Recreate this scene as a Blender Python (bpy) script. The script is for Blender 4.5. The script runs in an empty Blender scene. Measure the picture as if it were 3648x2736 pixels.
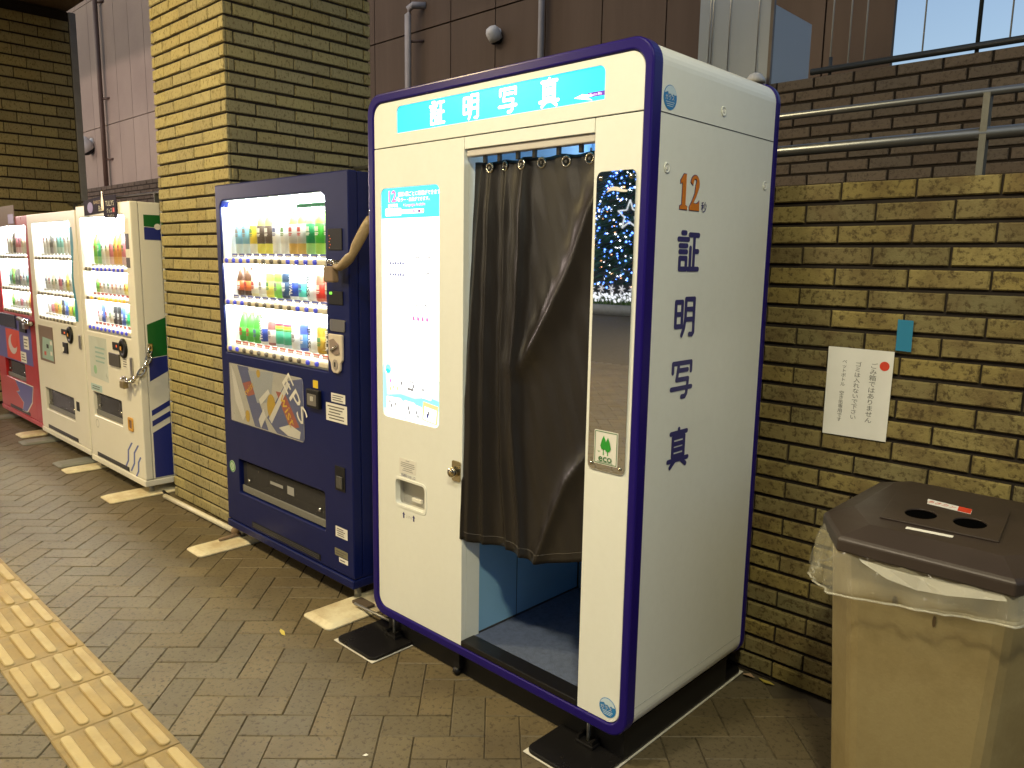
import bpy, bmesh, math, random
from mathutils import Vector, Matrix

random.seed(7)
scene = bpy.context.scene
COL = scene.collection

# ------------------------------------------------------------------ camera
cam_d = bpy.data.cameras.new('camera')
cam_d.sensor_width = 36
cam_d.lens = 27.042
cam_d.clip_start = 0.05
cam_d.clip_end = 2000
cam = bpy.data.objects.new('camera', cam_d)
COL.objects.link(cam)
CF = Vector((-0.68221737, 0.71410166, -0.15696586))
CR = Vector((0.72120092, 0.6925388, 0.01610107))
CU = Vector((-0.12020275, 0.1022195, 0.98747277))
CAM = Vector((2.33079, -1.707116, 1.472903))
mw = Matrix.Identity(4)
for i in range(3):
    mw[i][0], mw[i][1], mw[i][2], mw[i][3] = CR[i], CU[i], -CF[i], CAM[i]
cam.matrix_world = mw
scene.camera = cam

# ------------------------------------------------------------------ sky (dusk) and exposure
world = bpy.data.worlds.new('World')
scene.world = world
world.use_nodes = True
wn, wl = world.node_tree.nodes, world.node_tree.links
wn.clear()
sky = wn.new('ShaderNodeTexSky')
sky.sky_type = 'NISHITA'
sky.sun_disc = False
sky.sun_elevation = math.radians(22.0)
sky.sun_rotation = math.radians(200)
sky.dust_density = 4.0
sky.ozone_density = 1.0
bg = wn.new('ShaderNodeBackground')
bg.inputs['Strength'].default_value = 0.15
wo = wn.new('ShaderNodeOutputWorld')
wl.new(sky.outputs[0], bg.inputs[0])
wl.new(bg.outputs[0], wo.inputs[0])

vs = scene.view_settings
vs.view_transform = 'Standard'
vs.look = 'None'
vs.exposure = 0.30
vs.gamma = 1.0
vs.use_curve_mapping = False
scene.cycles.use_denoising = True
scene.cycles.max_bounces = 8
scene.cycles.diffuse_bounces = 4
scene.cycles.glossy_bounces = 4
scene.cycles.transparent_max_bounces = 10
scene.cycles.sample_clamp_indirect = 6.0
scene.cycles.caustics_reflective = False
scene.cycles.caustics_refractive = False

# lamps of the arcade: (x, y, watts, colour)
LAMP_Z = 3.80
WARM = (1.0, 0.77, 0.37)
LAMPS = [(2.7, -1.9, 98, (1.0, 0.90, 0.56)), (0.75, -1.9, 52, (1.0, 0.87, 0.66)), (-1.9, -1.7, 112, WARM), (-4.6, -5.2, 150, WARM)]
ADDED_GLOBES = [(-10.6, -1.9, 300, (1.0, 0.80, 0.70)), (-13.8, -1.9, 380, (1.0, 0.78, 0.74))]  # globes added out of view to brighten the left facade

# ------------------------------------------------------------------ materials
MATS = {}


def pmat(name, col, rough=0.5, metal=0.0, spec=0.5, emit=None, es=0.0, coat=0.0, trans=0.0, alpha=1.0):
    if name in MATS:
        return MATS[name]
    m = bpy.data.materials.new(name)
    m.use_nodes = True
    b = m.node_tree.nodes['Principled BSDF']
    b.inputs['Base Color'].default_value = (*col, 1)
    b.inputs['Roughness'].default_value = rough
    b.inputs['Metallic'].default_value = metal
    b.inputs['Specular IOR Level'].default_value = spec
    b.inputs['Coat Weight'].default_value = coat
    b.inputs['Transmission Weight'].default_value = trans
    b.inputs['Alpha'].default_value = alpha
    if emit:
        b.inputs['Emission Color'].default_value = (*emit, 1)
        b.inputs['Emission Strength'].default_value = es
        if es < 0.8:
            m.cycles.emission_sampling = 'NONE'
    MATS[name] = m
    return m


def nodes(m):
    nt = m.node_tree
    return nt.nodes, nt.links, nt.nodes['Principled BSDF']


def wear(m, scale=6.0, amount=0.25, dark=(0.5, 0.47, 0.42), bump=0.0, bscale=80.0, rough_var=0.12, stretch=None):
    """dirt of irregular shape + fine relief, in world space"""
    n, l, b = nodes(m)
    geo = n.new('ShaderNodeNewGeometry')
    pos = geo.outputs['Position']
    if stretch:
        mp = n.new('ShaderNodeMapping')
        mp.inputs['Scale'].default_value = stretch
        l.new(pos, mp.inputs[0])
        pos = mp.outputs[0]
    t = n.new('ShaderNodeTexNoise')
    t.inputs['Scale'].default_value = scale
    t.inputs['Detail'].default_value = 6
    t.inputs['Roughness'].default_value = 0.65
    l.new(pos, t.inputs['Vector'])
    r = n.new('ShaderNodeMapRange')
    r.inputs[1].default_value, r.inputs[2].default_value = 0.42, 0.75
    r.inputs[3].default_value, r.inputs[4].default_value = 0.0, amount
    l.new(t.outputs['Fac'], r.inputs[0])
    mx = n.new('ShaderNodeMix')
    mx.data_type = 'RGBA'
    mx.blend_type = 'MULTIPLY'
    src = b.inputs['Base Color']
    if src.is_linked:
        l.new(src.links[0].from_socket, mx.inputs[6])
    else:
        mx.inputs[6].default_value = src.default_value
    mx.inputs[7].default_value = (*dark, 1)
    l.new(r.outputs[0], mx.inputs[0])
    l.new(mx.outputs[2], b.inputs['Base Color'])
    rr = n.new('ShaderNodeMapRange')
    rv = b.inputs['Roughness'].default_value
    rr.inputs[3].default_value, rr.inputs[4].default_value = max(0.02, rv - rough_var), min(1, rv + rough_var)
    l.new(t.outputs['Fac'], rr.inputs[0])
    l.new(rr.outputs[0], b.inputs['Roughness'])
    if bump:
        t2 = n.new('ShaderNodeTexNoise')
        t2.inputs['Scale'].default_value = bscale
        t2.inputs['Detail'].default_value = 3
        l.new(geo.outputs['Position'], t2.inputs['Vector'])
        bp = n.new('ShaderNodeBump')
        bp.inputs['Strength'].default_value = bump
        bp.inputs['Distance'].default_value = 0.004
        l.new(t2.outputs['Fac'], bp.inputs['Height'])
        l.new(bp.outputs[0], b.inputs['Normal'])
    return m


def piece_mat(name, cols, speck=(0.05, 0.035, 0.02), speck_lo=0.56, speck_hi=0.72, speck_scale=160, speck_amt=0.8,
              blotch=None, rough=0.85, bump=0.6, bscale=220, stretch=None, blotch_scale=9):
    """bricks, tiles and pavers: colour varies piece by piece, with pits and blotches in world space"""
    m = pmat(name, cols[0], rough=rough, spec=0.3)
    n, l, b = nodes(m)
    geo = n.new('ShaderNodeNewGeometry')
    oi = n.new('ShaderNodeObjectInfo')
    add = n.new('ShaderNodeMath')
    add.operation = 'ADD'
    l.new(oi.outputs['Random'], add.inputs[0])
    l.new(geo.outputs['Random Per Island'], add.inputs[1])
    fr = n.new('ShaderNodeMath')
    fr.operation = 'FRACT'
    l.new(add.outputs[0], fr.inputs[0])
    ramp = n.new('ShaderNodeValToRGB')
    el = ramp.color_ramp.elements
    el[0].color = (*cols[0], 1)
    el[1].color = (*cols[-1], 1)
    for i, c in enumerate(cols[1:-1]):
        e = el.new((i + 1) / (len(cols) - 1))
        e.color = (*c, 1)
    l.new(fr.outputs[0], ramp.inputs[0])
    col = ramp.outputs[0]
    pos = geo.outputs['Position']
    if blotch:
        t = n.new('ShaderNodeTexNoise')
        t.inputs['Scale'].default_value = blotch_scale
        t.inputs['Detail'].default_value = 5
        l.new(pos, t.inputs['Vector'])
        r = n.new('ShaderNodeMapRange')
        r.inputs[1].default_value, r.inputs[2].default_value = 0.45, 0.72
        r.inputs[4].default_value = 0.75
        l.new(t.outputs['Fac'], r.inputs[0])
        mx = n.new('ShaderNodeMix')
        mx.data_type = 'RGBA'
        l.new(r.outputs[0], mx.inputs[0])
        l.new(col, mx.inputs[6])
        mx.inputs[7].default_value = (*blotch, 1)
        col = mx.outputs[2]
    if stretch:
        mp = n.new('ShaderNodeMapping')
        mp.inputs['Scale'].default_value = stretch
        l.new(pos, mp.inputs[0])
        pos = mp.outputs[0]
    s = n.new('ShaderNodeTexNoise')
    s.inputs['Scale'].default_value = speck_scale
    s.inputs['Detail'].default_value = 3
    s.inputs['Roughness'].default_value = 0.7
    l.new(pos, s.inputs['Vector'])
    r2 = n.new('ShaderNodeMapRange')
    r2.inputs[1].default_value, r2.inputs[2].default_value = speck_lo, speck_hi
    r2.inputs[4].default_value = speck_amt
    l.new(s.outputs['Fac'], r2.inputs[0])
    mx2 = n.new('ShaderNodeMix')
    mx2.data_type = 'RGBA'
    l.new(r2.outputs[0], mx2.inputs[0])
    l.new(col, mx2.inputs[6])
    mx2.inputs[7].default_value = (*speck, 1)
    l.new(mx2.outputs[2], b.inputs['Base Color'])
    if bump:
        bp = n.new('ShaderNodeBump')
        bp.inputs['Strength'].default_value = bump
        bp.inputs['Distance'].default_value = 0.003
        bp.invert = True
        l.new(s.outputs['Fac'], bp.inputs['Height'])
        l.new(bp.outputs[0], b.inputs['Normal'])
    return m


def glass_mat(name, tint=(1, 1, 1), refl=0.06, rough=0.02):
    if name in MATS:
        return MATS[name]
    m = bpy.data.materials.new(name)
    m.use_nodes = True
    n, l = m.node_tree.nodes, m.node_tree.links
    n.clear()
    o = n.new('ShaderNodeOutputMaterial')
    t = n.new('ShaderNodeBsdfTransparent')
    t.inputs[0].default_value = (*tint, 1)
    g = n.new('ShaderNodeBsdfGlossy')
    g.inputs['Roughness'].default_value = rough
    fc = n.new('ShaderNodeLayerWeight')
    fc.inputs['Blend'].default_value = 0.5
    pw = n.new('ShaderNodeMath')
    pw.operation = 'POWER'
    pw.inputs[1].default_value = 5.0
    l.new(fc.outputs['Facing'], pw.inputs[0])
    lw = n.new('ShaderNodeMapRange')
    lw.inputs[3].default_value, lw.inputs[4].default_value = refl, 0.9
    l.new(pw.outputs[0], lw.inputs[0])
    mx = n.new('ShaderNodeMixShader')
    l.new(lw.outputs[0], mx.inputs[0])
    l.new(t.outputs[0], mx.inputs[1])
    l.new(g.outputs[0], mx.inputs[2])
    l.new(mx.outputs[0], o.inputs[0])
    MATS[name] = m
    return m


def film_mat(name, col, opacity, rough=0.15):
    """thin translucent film: part see-through, part scattering, part gloss"""
    if name in MATS:
        return MATS[name]
    m = bpy.data.materials.new(name)
    m.use_nodes = True
    n, l = m.node_tree.nodes, m.node_tree.links
    b = n['Principled BSDF']
    b.inputs['Base Color'].default_value = (*col, 1)
    b.inputs['Roughness'].default_value = rough
    b.inputs['Alpha'].default_value = 1
    t = n.new('ShaderNodeBsdfTransparent')
    mx = n.new('ShaderNodeMixShader')
    mx.inputs[0].default_value = opacity
    l.new(t.outputs[0], mx.inputs[1])
    l.new(b.outputs[0], mx.inputs[2])
    l.new(mx.outputs[0], n['Material Output'].inputs[0])
    MATS[name] = m
    return m


def emat(name, col, s, sample=True):
    m = pmat(name, tuple(min(0.8, c) for c in col), rough=0.3, emit=col, es=s)
    if not sample:
        m.cycles.emission_sampling = 'NONE'
    return m


# ------------------------------------------------------------------ object helpers
def link(o):
    COL.objects.link(o)
    return o


def root(name, loc, label, cat, group=None):
    o = bpy.data.objects.new(name, None)
    o.empty_display_size = 0.1
    o.location = loc
    o['label'] = label
    o['category'] = cat
    if group:
        o['group'] = group
    return link(o)


def tag(o, label, cat, group=None, kind=None):
    if label:
        o['label'] = label
    if cat:
        o['category'] = cat
    if group:
        o['group'] = group
    if kind:
        o['kind'] = kind
    return o


def adopt(o, parent):
    if parent is not None:
        o.parent = parent
        if parent.type == 'EMPTY':
            o.matrix_parent_inverse = Matrix.Translation(parent.location).inverted()
    return o


def mobj(name, me, m, parent=None):
    o = bpy.data.objects.new(name, me)
    if m is not None and len(me.materials) == 0:
        me.materials.append(m)
    link(o)
    return adopt(o, parent)


def from_bm(name, bm, m, parent=None, smooth=False, bevel=0, bseg=2, recalc=True):
    if recalc:
        bmesh.ops.recalc_face_normals(bm, faces=bm.faces)
    me = bpy.data.meshes.new(name)
    bm.to_mesh(me)
    bm.free()
    if smooth:
        me.polygons.foreach_set('use_smooth', [True] * len(me.polygons))
    o = mobj(name, me, m, parent)
    if bevel:
        md = o.modifiers.new('bevel', 'BEVEL')
        md.width = bevel
        md.segments = bseg
        md.limit_method = 'ANGLE'
        md.angle_limit = math.radians(40)
    return o


def P3(plane, u, v, d):
    if plane == 'y':
        return (u, d, v)
    if plane == 'x':
        return (d, u, v)
    return (u, v, d)


def rrect(u0, v0, u1, v1, r, seg=5, corners='abcd'):
    """a=bottom-left b=bottom-right c=top-right d=top-left"""
    pts = []
    for key, cx, cy, a0, px, py in (('a', u0 + r, v0 + r, 180, u0, v0), ('b', u1 - r, v0 + r, 270, u1, v0),
                                    ('c', u1 - r, v1 - r, 0, u1, v1), ('d', u0 + r, v1 - r, 90, u0, v1)):
        if r > 0 and key in corners:
            for i in range(seg + 1):
                a = math.radians(a0 + 90 * i / seg)
                pts.append((cx + r * math.cos(a), cy + r * math.sin(a)))
        else:
            pts.append((px, py))
    return pts


def circle(cu, cv, r, seg=24, rv=None):
    rv = rv or r
    return [(cu + r * math.cos(2 * math.pi * i / seg), cv + rv * math.sin(2 * math.pi * i / seg)) for i in range(seg)]


def add_plate(bm, outer, holes, plane, d0, d1):
    loops = [outer] + list(holes)
    rings = {}
    for d in (d0, d1):
        edges = []
        for k, lp in enumerate(loops):
            vsx = [bm.verts.new(P3(plane, u, v, d)) for u, v in lp]
            rings[(d, k)] = vsx
            for i in range(len(vsx)):
                edges.append(bm.edges.new((vsx[i], vsx[(i + 1) % len(vsx)])))
        if holes:
            bmesh.ops.triangle_fill(bm, use_beauty=True, use_dissolve=False, edges=edges)
        else:
            bm.faces.new(rings[(d, 0)])
        if d0 == d1:
            return
    for k in range(len(loops)):
        a, b = rings[(d0, k)], rings[(d1, k)]
        n = len(a)
        for i in range(n):
            bm.faces.new((a[i], a[(i + 1) % n], b[(i + 1) % n], b[i]))


def plate(name, outer, plane, d0, d1, m, parent=None, holes=(), bevel=0, bseg=2):
    bm = bmesh.new()
    add_plate(bm, outer, holes, plane, d0, d1)
    return from_bm(name, bm, m, parent, bevel=bevel, bseg=bseg)


def flat(name, pts, plane, d, m, parent=None):
    """thin printed sheet lying on a surface"""
    return plate(name, pts, plane, d, d + 0.0006, m, parent)


def add_box(bm, x0, x1, y0, y1, z0, z1):
    v = [bm.verts.new(p) for p in ((x0, y0, z0), (x1, y0, z0), (x1, y1, z0), (x0, y1, z0), (x0, y0, z1), (x1, y0, z1), (x1, y1, z1), (x0, y1, z1))]
    for f in ((0, 3, 2, 1), (4, 5, 6, 7), (0, 1, 5, 4), (1, 2, 6, 5), (2, 3, 7, 6), (3, 0, 4, 7)):
        bm.faces.new([v[i] for i in f])


def box(name, x0, x1, y0, y1, z0, z1, m, parent=None, bevel=0, bseg=2):
    bm = bmesh.new()
    add_box(bm, x0, x1, y0, y1, z0, z1)
    return from_bm(name, bm, m, parent, bevel=bevel, bseg=bseg)


def open_box(name, x0, x1, y0, y1, z0, z1, m, parent=None):
    """recess open towards -y, walls only (seen from inside)"""
    bm = bmesh.new()
    v = [bm.verts.new(p) for p in ((x0, y0, z0), (x1, y0, z0), (x1, y1, z0), (x0, y1, z0), (x0, y0, z1), (x1, y0, z1), (x1, y1, z1), (x0, y1, z1))]
    for f in ((0, 1, 2, 3), (4, 7, 6, 5), (1, 5, 6, 2), (2, 6, 7, 3), (3, 7, 4, 0)):
        bm.faces.new([v[i] for i in f])
    return from_bm(name, bm, m, parent, recalc=False)


def add_tube(bm, pts, r, seg=10, caps=True):
    pts = [Vector(p) for p in pts]
    rings = []
    for i, p in enumerate(pts):
        if i == 0:
            t = pts[1] - p
        elif i == len(pts) - 1:
            t = p - pts[i - 1]
        else:
            t = (pts[i + 1] - pts[i - 1])
        t.normalize()
        up = Vector((0, 0, 1)) if abs(t.z) < 0.95 else Vector((1, 0, 0))
        a = t.cross(up).normalized()
        b = t.cross(a).normalized()
        rr = r[i] if isinstance(r, (list, tuple)) else r
        rings.append([bm.verts.new(p + a * math.cos(2 * math.pi * k / seg) * rr + b * math.sin(2 * math.pi * k / seg) * rr) for k in range(seg)])
    for i in range(len(rings) - 1):
        for k in range(seg):
            bm.faces.new((rings[i][k], rings[i][(k + 1) % seg], rings[i + 1][(k + 1) % seg], rings[i + 1][k]))
    if caps:
        bm.faces.new(rings[0])
        bm.faces.new(rings[-1])


def tube(name, pts, r, m, parent=None, seg=10, smooth=True):
    bm = bmesh.new()
    add_tube(bm, pts, r, seg)
    return from_bm(name, bm, m, parent, smooth=smooth)


def add_lathe(bm, prof, seg=14, axis='z', c=(0, 0, 0)):
    c = Vector(c)
    rings = []
    for r, h in prof:
        ring = []
        for k in range(seg):
            a = 2 * math.pi * k / seg
            p = (r * math.cos(a), r * math.sin(a), h)
            if axis == 'y':
                p = (p[0], h, p[1])
            if axis == 'x':
                p = (h, p[0], p[1])
            ring.append(bm.verts.new(c + Vector(p)))
        rings.append(ring)
    for i in range(len(rings) - 1):
        for k in range(seg):
            bm.faces.new((rings[i][k], rings[i][(k + 1) % seg], rings[i + 1][(k + 1) % seg], rings[i + 1][k]))
    for ring in (rings[0], rings[-1]):
        bm.faces.new(ring)


def lathe(name, prof, m, parent=None, seg=16, axis='z', c=(0, 0, 0), smooth=True):
    bm = bmesh.new()
    add_lathe(bm, prof, seg, axis, c)
    return from_bm(name, bm, m, parent, smooth=smooth)


def add_torus(bm, c, R, r, axis='y', seg=20, ss=8, sq=1.0):
    c = Vector(c)
    vv = []
    for i in range(seg):
        a = 2 * math.pi * i / seg
        ring = []
        for k in range(ss):
            b = 2 * math.pi * k / ss
            q = (R + r * math.cos(b))
            p = (q * math.cos(a), r * math.sin(b), q * math.sin(a) * sq)
            if axis == 'x':
                p = (p[1], p[0], p[2])
            if axis == 'z':
                p = (p[0], p[2], p[1])
            ring.append(bm.verts.new(c + Vector(p)))
        vv.append(ring)
    for i in range(seg):
        for k in range(ss):
            bm.faces.new((vv[i][k], vv[(i + 1) % seg][k], vv[(i + 1) % seg][(k + 1) % ss], vv[i][(k + 1) % ss]))


_text_cache = {}


def text(name, body, plane, cu, cv, d, h, m, parent=None, bold=0.0, w=None, rot=0.0, flip=1, line=1.0):
    """flat lettering; (cu, cv) its centre, h its height in metres on the plane"""
    key = (body, bold, line)
    if key not in _text_cache:
        c = bpy.data.curves.new('lettering', 'FONT')
        c.body = body
        c.offset = bold
        c.resolution_u = 2
        c.space_line = line
        c.align_x = 'CENTER'
        t = bpy.data.objects.new('lettering', c)
        me = bpy.data.meshes.new_from_object(t)
        pts = [(v.co.x, v.co.y) for v in me.vertices]
        fs = [tuple(p.vertices) for p in me.polygons]
        xs, ys = [p[0] for p in pts], [p[1] for p in pts]
        mx, my = (min(xs) + max(xs)) / 2, (min(ys) + max(ys)) / 2
        sw, sh = max(xs) - min(xs), max(ys) - min(ys)
        _text_cache[key] = ([(x - mx, y - my) for x, y in pts], fs, sw, sh)
        bpy.data.meshes.remove(me)
        bpy.data.objects.remove(t)
    pts, fs, sw, sh = _text_cache[key]
    sy = h / sh
    sx = (w / sw) if w else sy
    ca, sa = math.cos(rot), math.sin(rot)
    me = bpy.data.meshes.new(name)
    vs3 = []
    for x, y in pts:
        x, y = x * sx * flip, y * sy
        vs3.append(P3(plane, cu + x * ca - y * sa, cv + x * sa + y * ca, d))
    me.from_pydata(vs3, [], fs)
    return mobj(name, me, m, parent)


KANJI = {
    '証': [[(20, 97), (36, 97)], [(4, 81), (50, 81)], [(11, 65), (43, 65)], [(11, 50), (43, 50)], [(12, 34), (42, 34), (42, 7), (12, 7), (12, 34)],
          [(55, 93), (97, 93)], [(77, 93), (77, 7)], [(77, 52), (96, 52)], [(60, 60), (60, 7)], [(51, 7), (99, 7)]],
    '明': [[(7, 88), (37, 88), (37, 26), (7, 26), (7, 88)], [(7, 57), (37, 57)], [(53, 95), (53, 45), (48, 22), (38, 3)], [(53, 95), (93, 95), (93, 9), (87, 3), (75, 4)],
          [(53, 69), (93, 69)], [(53, 43), (93, 43)]],
    '写': [[(7, 70), (7, 93), (93, 93), (93, 70)], [(33, 84), (26, 50), (80, 50), (75, 11), (68, 4), (53, 4)], [(31, 74), (76, 74)], [(2, 27), (97, 27)]],
    '真': [[(12, 91), (88, 91)], [(50, 100), (50, 79)], [(23, 79), (77, 79), (77, 29), (23, 29), (23, 79)], [(23, 62), (77, 62)], [(23, 46), (77, 46)], [(3, 18), (97, 18)],
          [(34, 16), (14, 1)], [(66, 16), (88, 1)]],
}


def kanji(name, ch, plane, cu, cv, d, w, h, m, parent, th=9.5, sg=-1):
    """rounded signboard characters drawn stroke by stroke"""
    bm = bmesh.new()
    k = 0
    for st_ in KANJI[ch]:
        for (x0, y0), (x1, y1) in zip(st_, st_[1:]):
            a = math.atan2(y1 - y0, x1 - x0)
            pts = []
            for i in range(9):
                b = a + math.pi / 2 + math.pi * i / 8
                pts.append((x0 + th / 2 * math.cos(b), y0 + th / 2 * math.sin(b)))
            for i in range(9):
                b = a - math.pi / 2 + math.pi * i / 8
                pts.append((x1 + th / 2 * math.cos(b), y1 + th / 2 * math.sin(b)))
            dd = d + sg * 0.00004 * k
            k += 1
            bm.faces.new([bm.verts.new(P3(plane, cu + (x - 50) / 100 * w, cv + (y - 50) / 100 * h, dd)) for x, y in pts])
    return from_bm(name, bm, m, parent)


def slot_mat(o, m):
    if len(o.data.materials) == 0:
        o.data.materials.append(None)
    o.material_slots[0].link = 'OBJECT'
    o.material_slots[0].material = m


ORD = ['first', 'second', 'third', 'fourth', 'fifth', 'sixth', 'seventh', 'eighth', 'ninth', 'tenth', 'eleventh', 'twelfth', 'thirteenth']

# ------------------------------------------------------------------ palette
M_BRICK = piece_mat('brick_yellow', [(0.327, 0.275, 0.129), (0.370, 0.318, 0.155), (0.284, 0.249, 0.133), (0.344, 0.305, 0.168), (0.387, 0.335, 0.155)],
                    speck=(0.10, 0.07, 0.025), speck_scale=85, speck_lo=0.52, speck_hi=0.68, speck_amt=0.75, bump=0.9, stretch=(1, 1, 0.55))
M_BRICK_W = piece_mat('brick_weathered', [(0.252, 0.197, 0.066), (0.160, 0.139, 0.067), (0.302, 0.239, 0.082), (0.181, 0.150, 0.072), (0.265, 0.206, 0.066), (0.206, 0.174, 0.080)],
                      speck=(0.06, 0.04, 0.015), speck_scale=62, speck_lo=0.50, speck_hi=0.66, speck_amt=0.85, blotch=(0.12, 0.08, 0.034), bump=1.0)
M_BRICK_D = piece_mat('brick_grey', [(0.115, 0.089, 0.068), (0.153, 0.119, 0.089), (0.128, 0.106, 0.085), (0.170, 0.136, 0.102)],
                      speck=(0.055, 0.04, 0.03), speck_scale=70, speck_lo=0.5, bump=0.9)
M_MORTAR = wear(pmat('mortar', (0.018, 0.012, 0.008), rough=0.95), 20, 0.4)
M_PAVER = piece_mat('paver', [(0.122, 0.097, 0.055), (0.148, 0.116, 0.064), (0.129, 0.107, 0.067), (0.114, 0.093, 0.056), (0.138, 0.109, 0.059)],
                    speck=(0.05, 0.038, 0.024), speck_scale=58, speck_lo=0.535, speck_hi=0.66, speck_amt=0.85, blotch=(0.100, 0.080, 0.050), rough=0.50, bump=0.5,
                    blotch_scale=3.5)
M_JOINT = wear(pmat('paving_joint', (0.080, 0.064, 0.040), rough=0.8), 14, 0.5)
M_TACT = piece_mat('tactile_yellow', [(0.257, 0.179, 0.066), (0.289, 0.211, 0.090), (0.273, 0.195, 0.078)], speck=(0.18, 0.12, 0.06), speck_scale=60,
                   speck_lo=0.60, speck_hi=0.75, speck_amt=0.6, blotch=(0.235, 0.18, 0.095), rough=0.6, bump=0.3)
M_TACTB = piece_mat('tactile_bar', [(0.361, 0.262, 0.111), (0.410, 0.316, 0.148), (0.336, 0.234, 0.086)], speck=(0.25, 0.18, 0.10), speck_scale=70,
                    speck_lo=0.60, speck_hi=0.75, speck_amt=0.6, blotch=(0.39, 0.31, 0.16), rough=0.5, bump=0.2)
M_PANEL = piece_mat('facade_panel', [(0.115, 0.076, 0.048), (0.132, 0.088, 0.056), (0.123, 0.082, 0.051)], speck=(0.11, 0.08, 0.055), speck_scale=40, speck_amt=0.35,
                    blotch=(0.118, 0.080, 0.050), rough=0.7, bump=0.1, blotch_scale=1.2)
M_PANEL_LIT = piece_mat('facade_panel_lit', [(0.36, 0.285, 0.235), (0.40, 0.32, 0.265), (0.38, 0.30, 0.25)], speck=(0.28, 0.22, 0.18), speck_scale=40, speck_amt=0.35,
                      blotch=(0.32, 0.25, 0.21), rough=0.7, bump=0.1, blotch_scale=1.2)  # same panels, pinkish light on the left section painted into the colour
M_DARKJ = pmat('facade_joint', (0.03, 0.022, 0.016), rough=0.9)
M_SOFFIT = wear(pmat('soffit', (0.16, 0.12, 0.07), rough=0.8), 3, 0.5)
M_STEEL = pmat('steel', (0.55, 0.54, 0.52), rough=0.28, metal=1.0)
M_STEEL_D = wear(pmat('steel_dull', (0.30, 0.30, 0.29), rough=0.45, metal=0.8), 12, 0.4)
M_RAILS = wear(pmat('rail_steel', (0.34, 0.33, 0.31), rough=0.34, metal=0.9), 6, 0.4)
M_POST = wear(pmat('post_dull', (0.13, 0.13, 0.115), rough=0.55, metal=0.3), 12, 0.4)
M_BLACK = pmat('black_plastic', (0.008, 0.008, 0.009), rough=0.45, spec=0.3)
M_BLACKM = wear(pmat('black_metal', (0.008, 0.0075, 0.008), rough=0.30, spec=0.35), 9, 0.3)
M_WHITE = wear(pmat('white_plastic', (0.72, 0.71, 0.68), rough=0.4), 5, 0.12)
M_CHROME = pmat('chrome', (0.75, 0.73, 0.70), rough=0.12, metal=1.0)
M_DARKPIPE = pmat('dark_pipe', (0.03, 0.035, 0.035), rough=0.4)
M_INK = pmat('ink_black', (0.02, 0.02, 0.022), rough=0.6)
M_PAPER = wear(pmat('paper', (0.74, 0.73, 0.69), rough=0.8), 8, 0.12)
M_RED = pmat('print_red', (0.62, 0.05, 0.02), rough=0.5)

wear(M_TACT, 4.5, 0.55, dark=(0.42, 0.38, 0.34), rough_var=0.1)
wear(M_TACTB, 7.0, 0.50, dark=(0.50, 0.46, 0.42), rough_var=0.1)
wear(M_PAVER, 1.6, 0.45, dark=(0.55, 0.52, 0.48), rough_var=0.12)
wear(M_BRICK_W, 2.2, 0.55, dark=(0.42, 0.36, 0.30), rough_var=0.08, stretch=(1.5, 1.5, 0.45))
wear(M_BRICK, 2.0, 0.30, dark=(0.55, 0.50, 0.45), rough_var=0.08, stretch=(1.5, 1.5, 0.5))
wear(M_PANEL, 1.6, 0.40, dark=(0.55, 0.52, 0.50), rough_var=0.08, stretch=(2.5, 2.5, 0.25))

# ------------------------------------------------------------------ pieces: bricks and pavers
_piece_cache = {}


def piece_mesh(L, H, T, plane, sgn, mat, variant):
    key = (round(L, 3), round(H, 3), T, plane, sgn, mat.name, variant)
    if key in _piece_cache:
        return _piece_cache[key]
    rnd = random.Random(hash((round(L, 3), variant, plane)) & 0xffff)
    j = lambda a: rnd.uniform(-a, a)
    c = 0.004 if plane != 'z' else 0.0025
    vs3, hw, hh = [], L / 2, H / 2
    for (a, b) in ((-1, -1), (1, -1), (1, 1), (-1, 1)):
        vs3.append((a * (hw - c) + j(0.0012), b * (hh - c) + j(0.0012), j(0.0010)))
    for (a, b) in ((-1, -1), (1, -1), (1, 1), (-1, 1)):
        vs3.append((a * hw + j(0.0012), b * hh + j(0.0012), c + j(0.0008)))
    for (a, b) in ((-1, -1), (1, -1), (1, 1), (-1, 1)):
        vs3.append((a * hw, b * hh, T))
    fs = [(0, 1, 2, 3)] + [(k, 4 + k, 4 + (k + 1) % 4, (k + 1) % 4) for k in range(4)] + [(4 + k, 8 + k, 8 + (k + 1) % 4, 4 + (k + 1) % 4) for k in range(4)]
    out = [P3(plane, u, v, -sgn * dd) for u, v, dd in vs3]
    bm = bmesh.new()
    bv = [bm.verts.new(p) for p in out]
    for f in fs:
        bm.faces.new([bv[i] for i in f])
    bmesh.ops.recalc_face_normals(bm, faces=bm.faces)
    # open at the back: make sure the visible face looks outwards
    bm.faces.ensure_lookup_table()
    ax = {'x': 0, 'y': 1, 'z': 2}[plane]
    if bm.faces[0].normal[ax] * sgn < 0:
        bmesh.ops.reverse_faces(bm, faces=bm.faces)
    me = bpy.data.meshes.new('brick')
    bm.to_mesh(me)
    bm.free()
    me.materials.append(mat)
    _piece_cache[key] = me
    return me


def merge_pieces(name, items, mat, parent):
    """items: (mesh, location, rotation-z) -> one mesh of real pieces"""
    vs3, fs = [], []
    for me, loc, rz in items:
        o = len(vs3)
        c, s = math.cos(rz), math.sin(rz)
        for v in me.vertices:
            x, y, z = v.co
            vs3.append((x * c - y * s + loc[0], x * s + y * c + loc[1], z + loc[2]))
        for p in me.polygons:
            fs.append([o + i for i in p.vertices])
    me = bpy.data.meshes.new(name)
    me.from_pydata(vs3, [], fs)
    o = mobj(name, me, mat, parent)
    o['kind'] = 'stuff'
    return o


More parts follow.
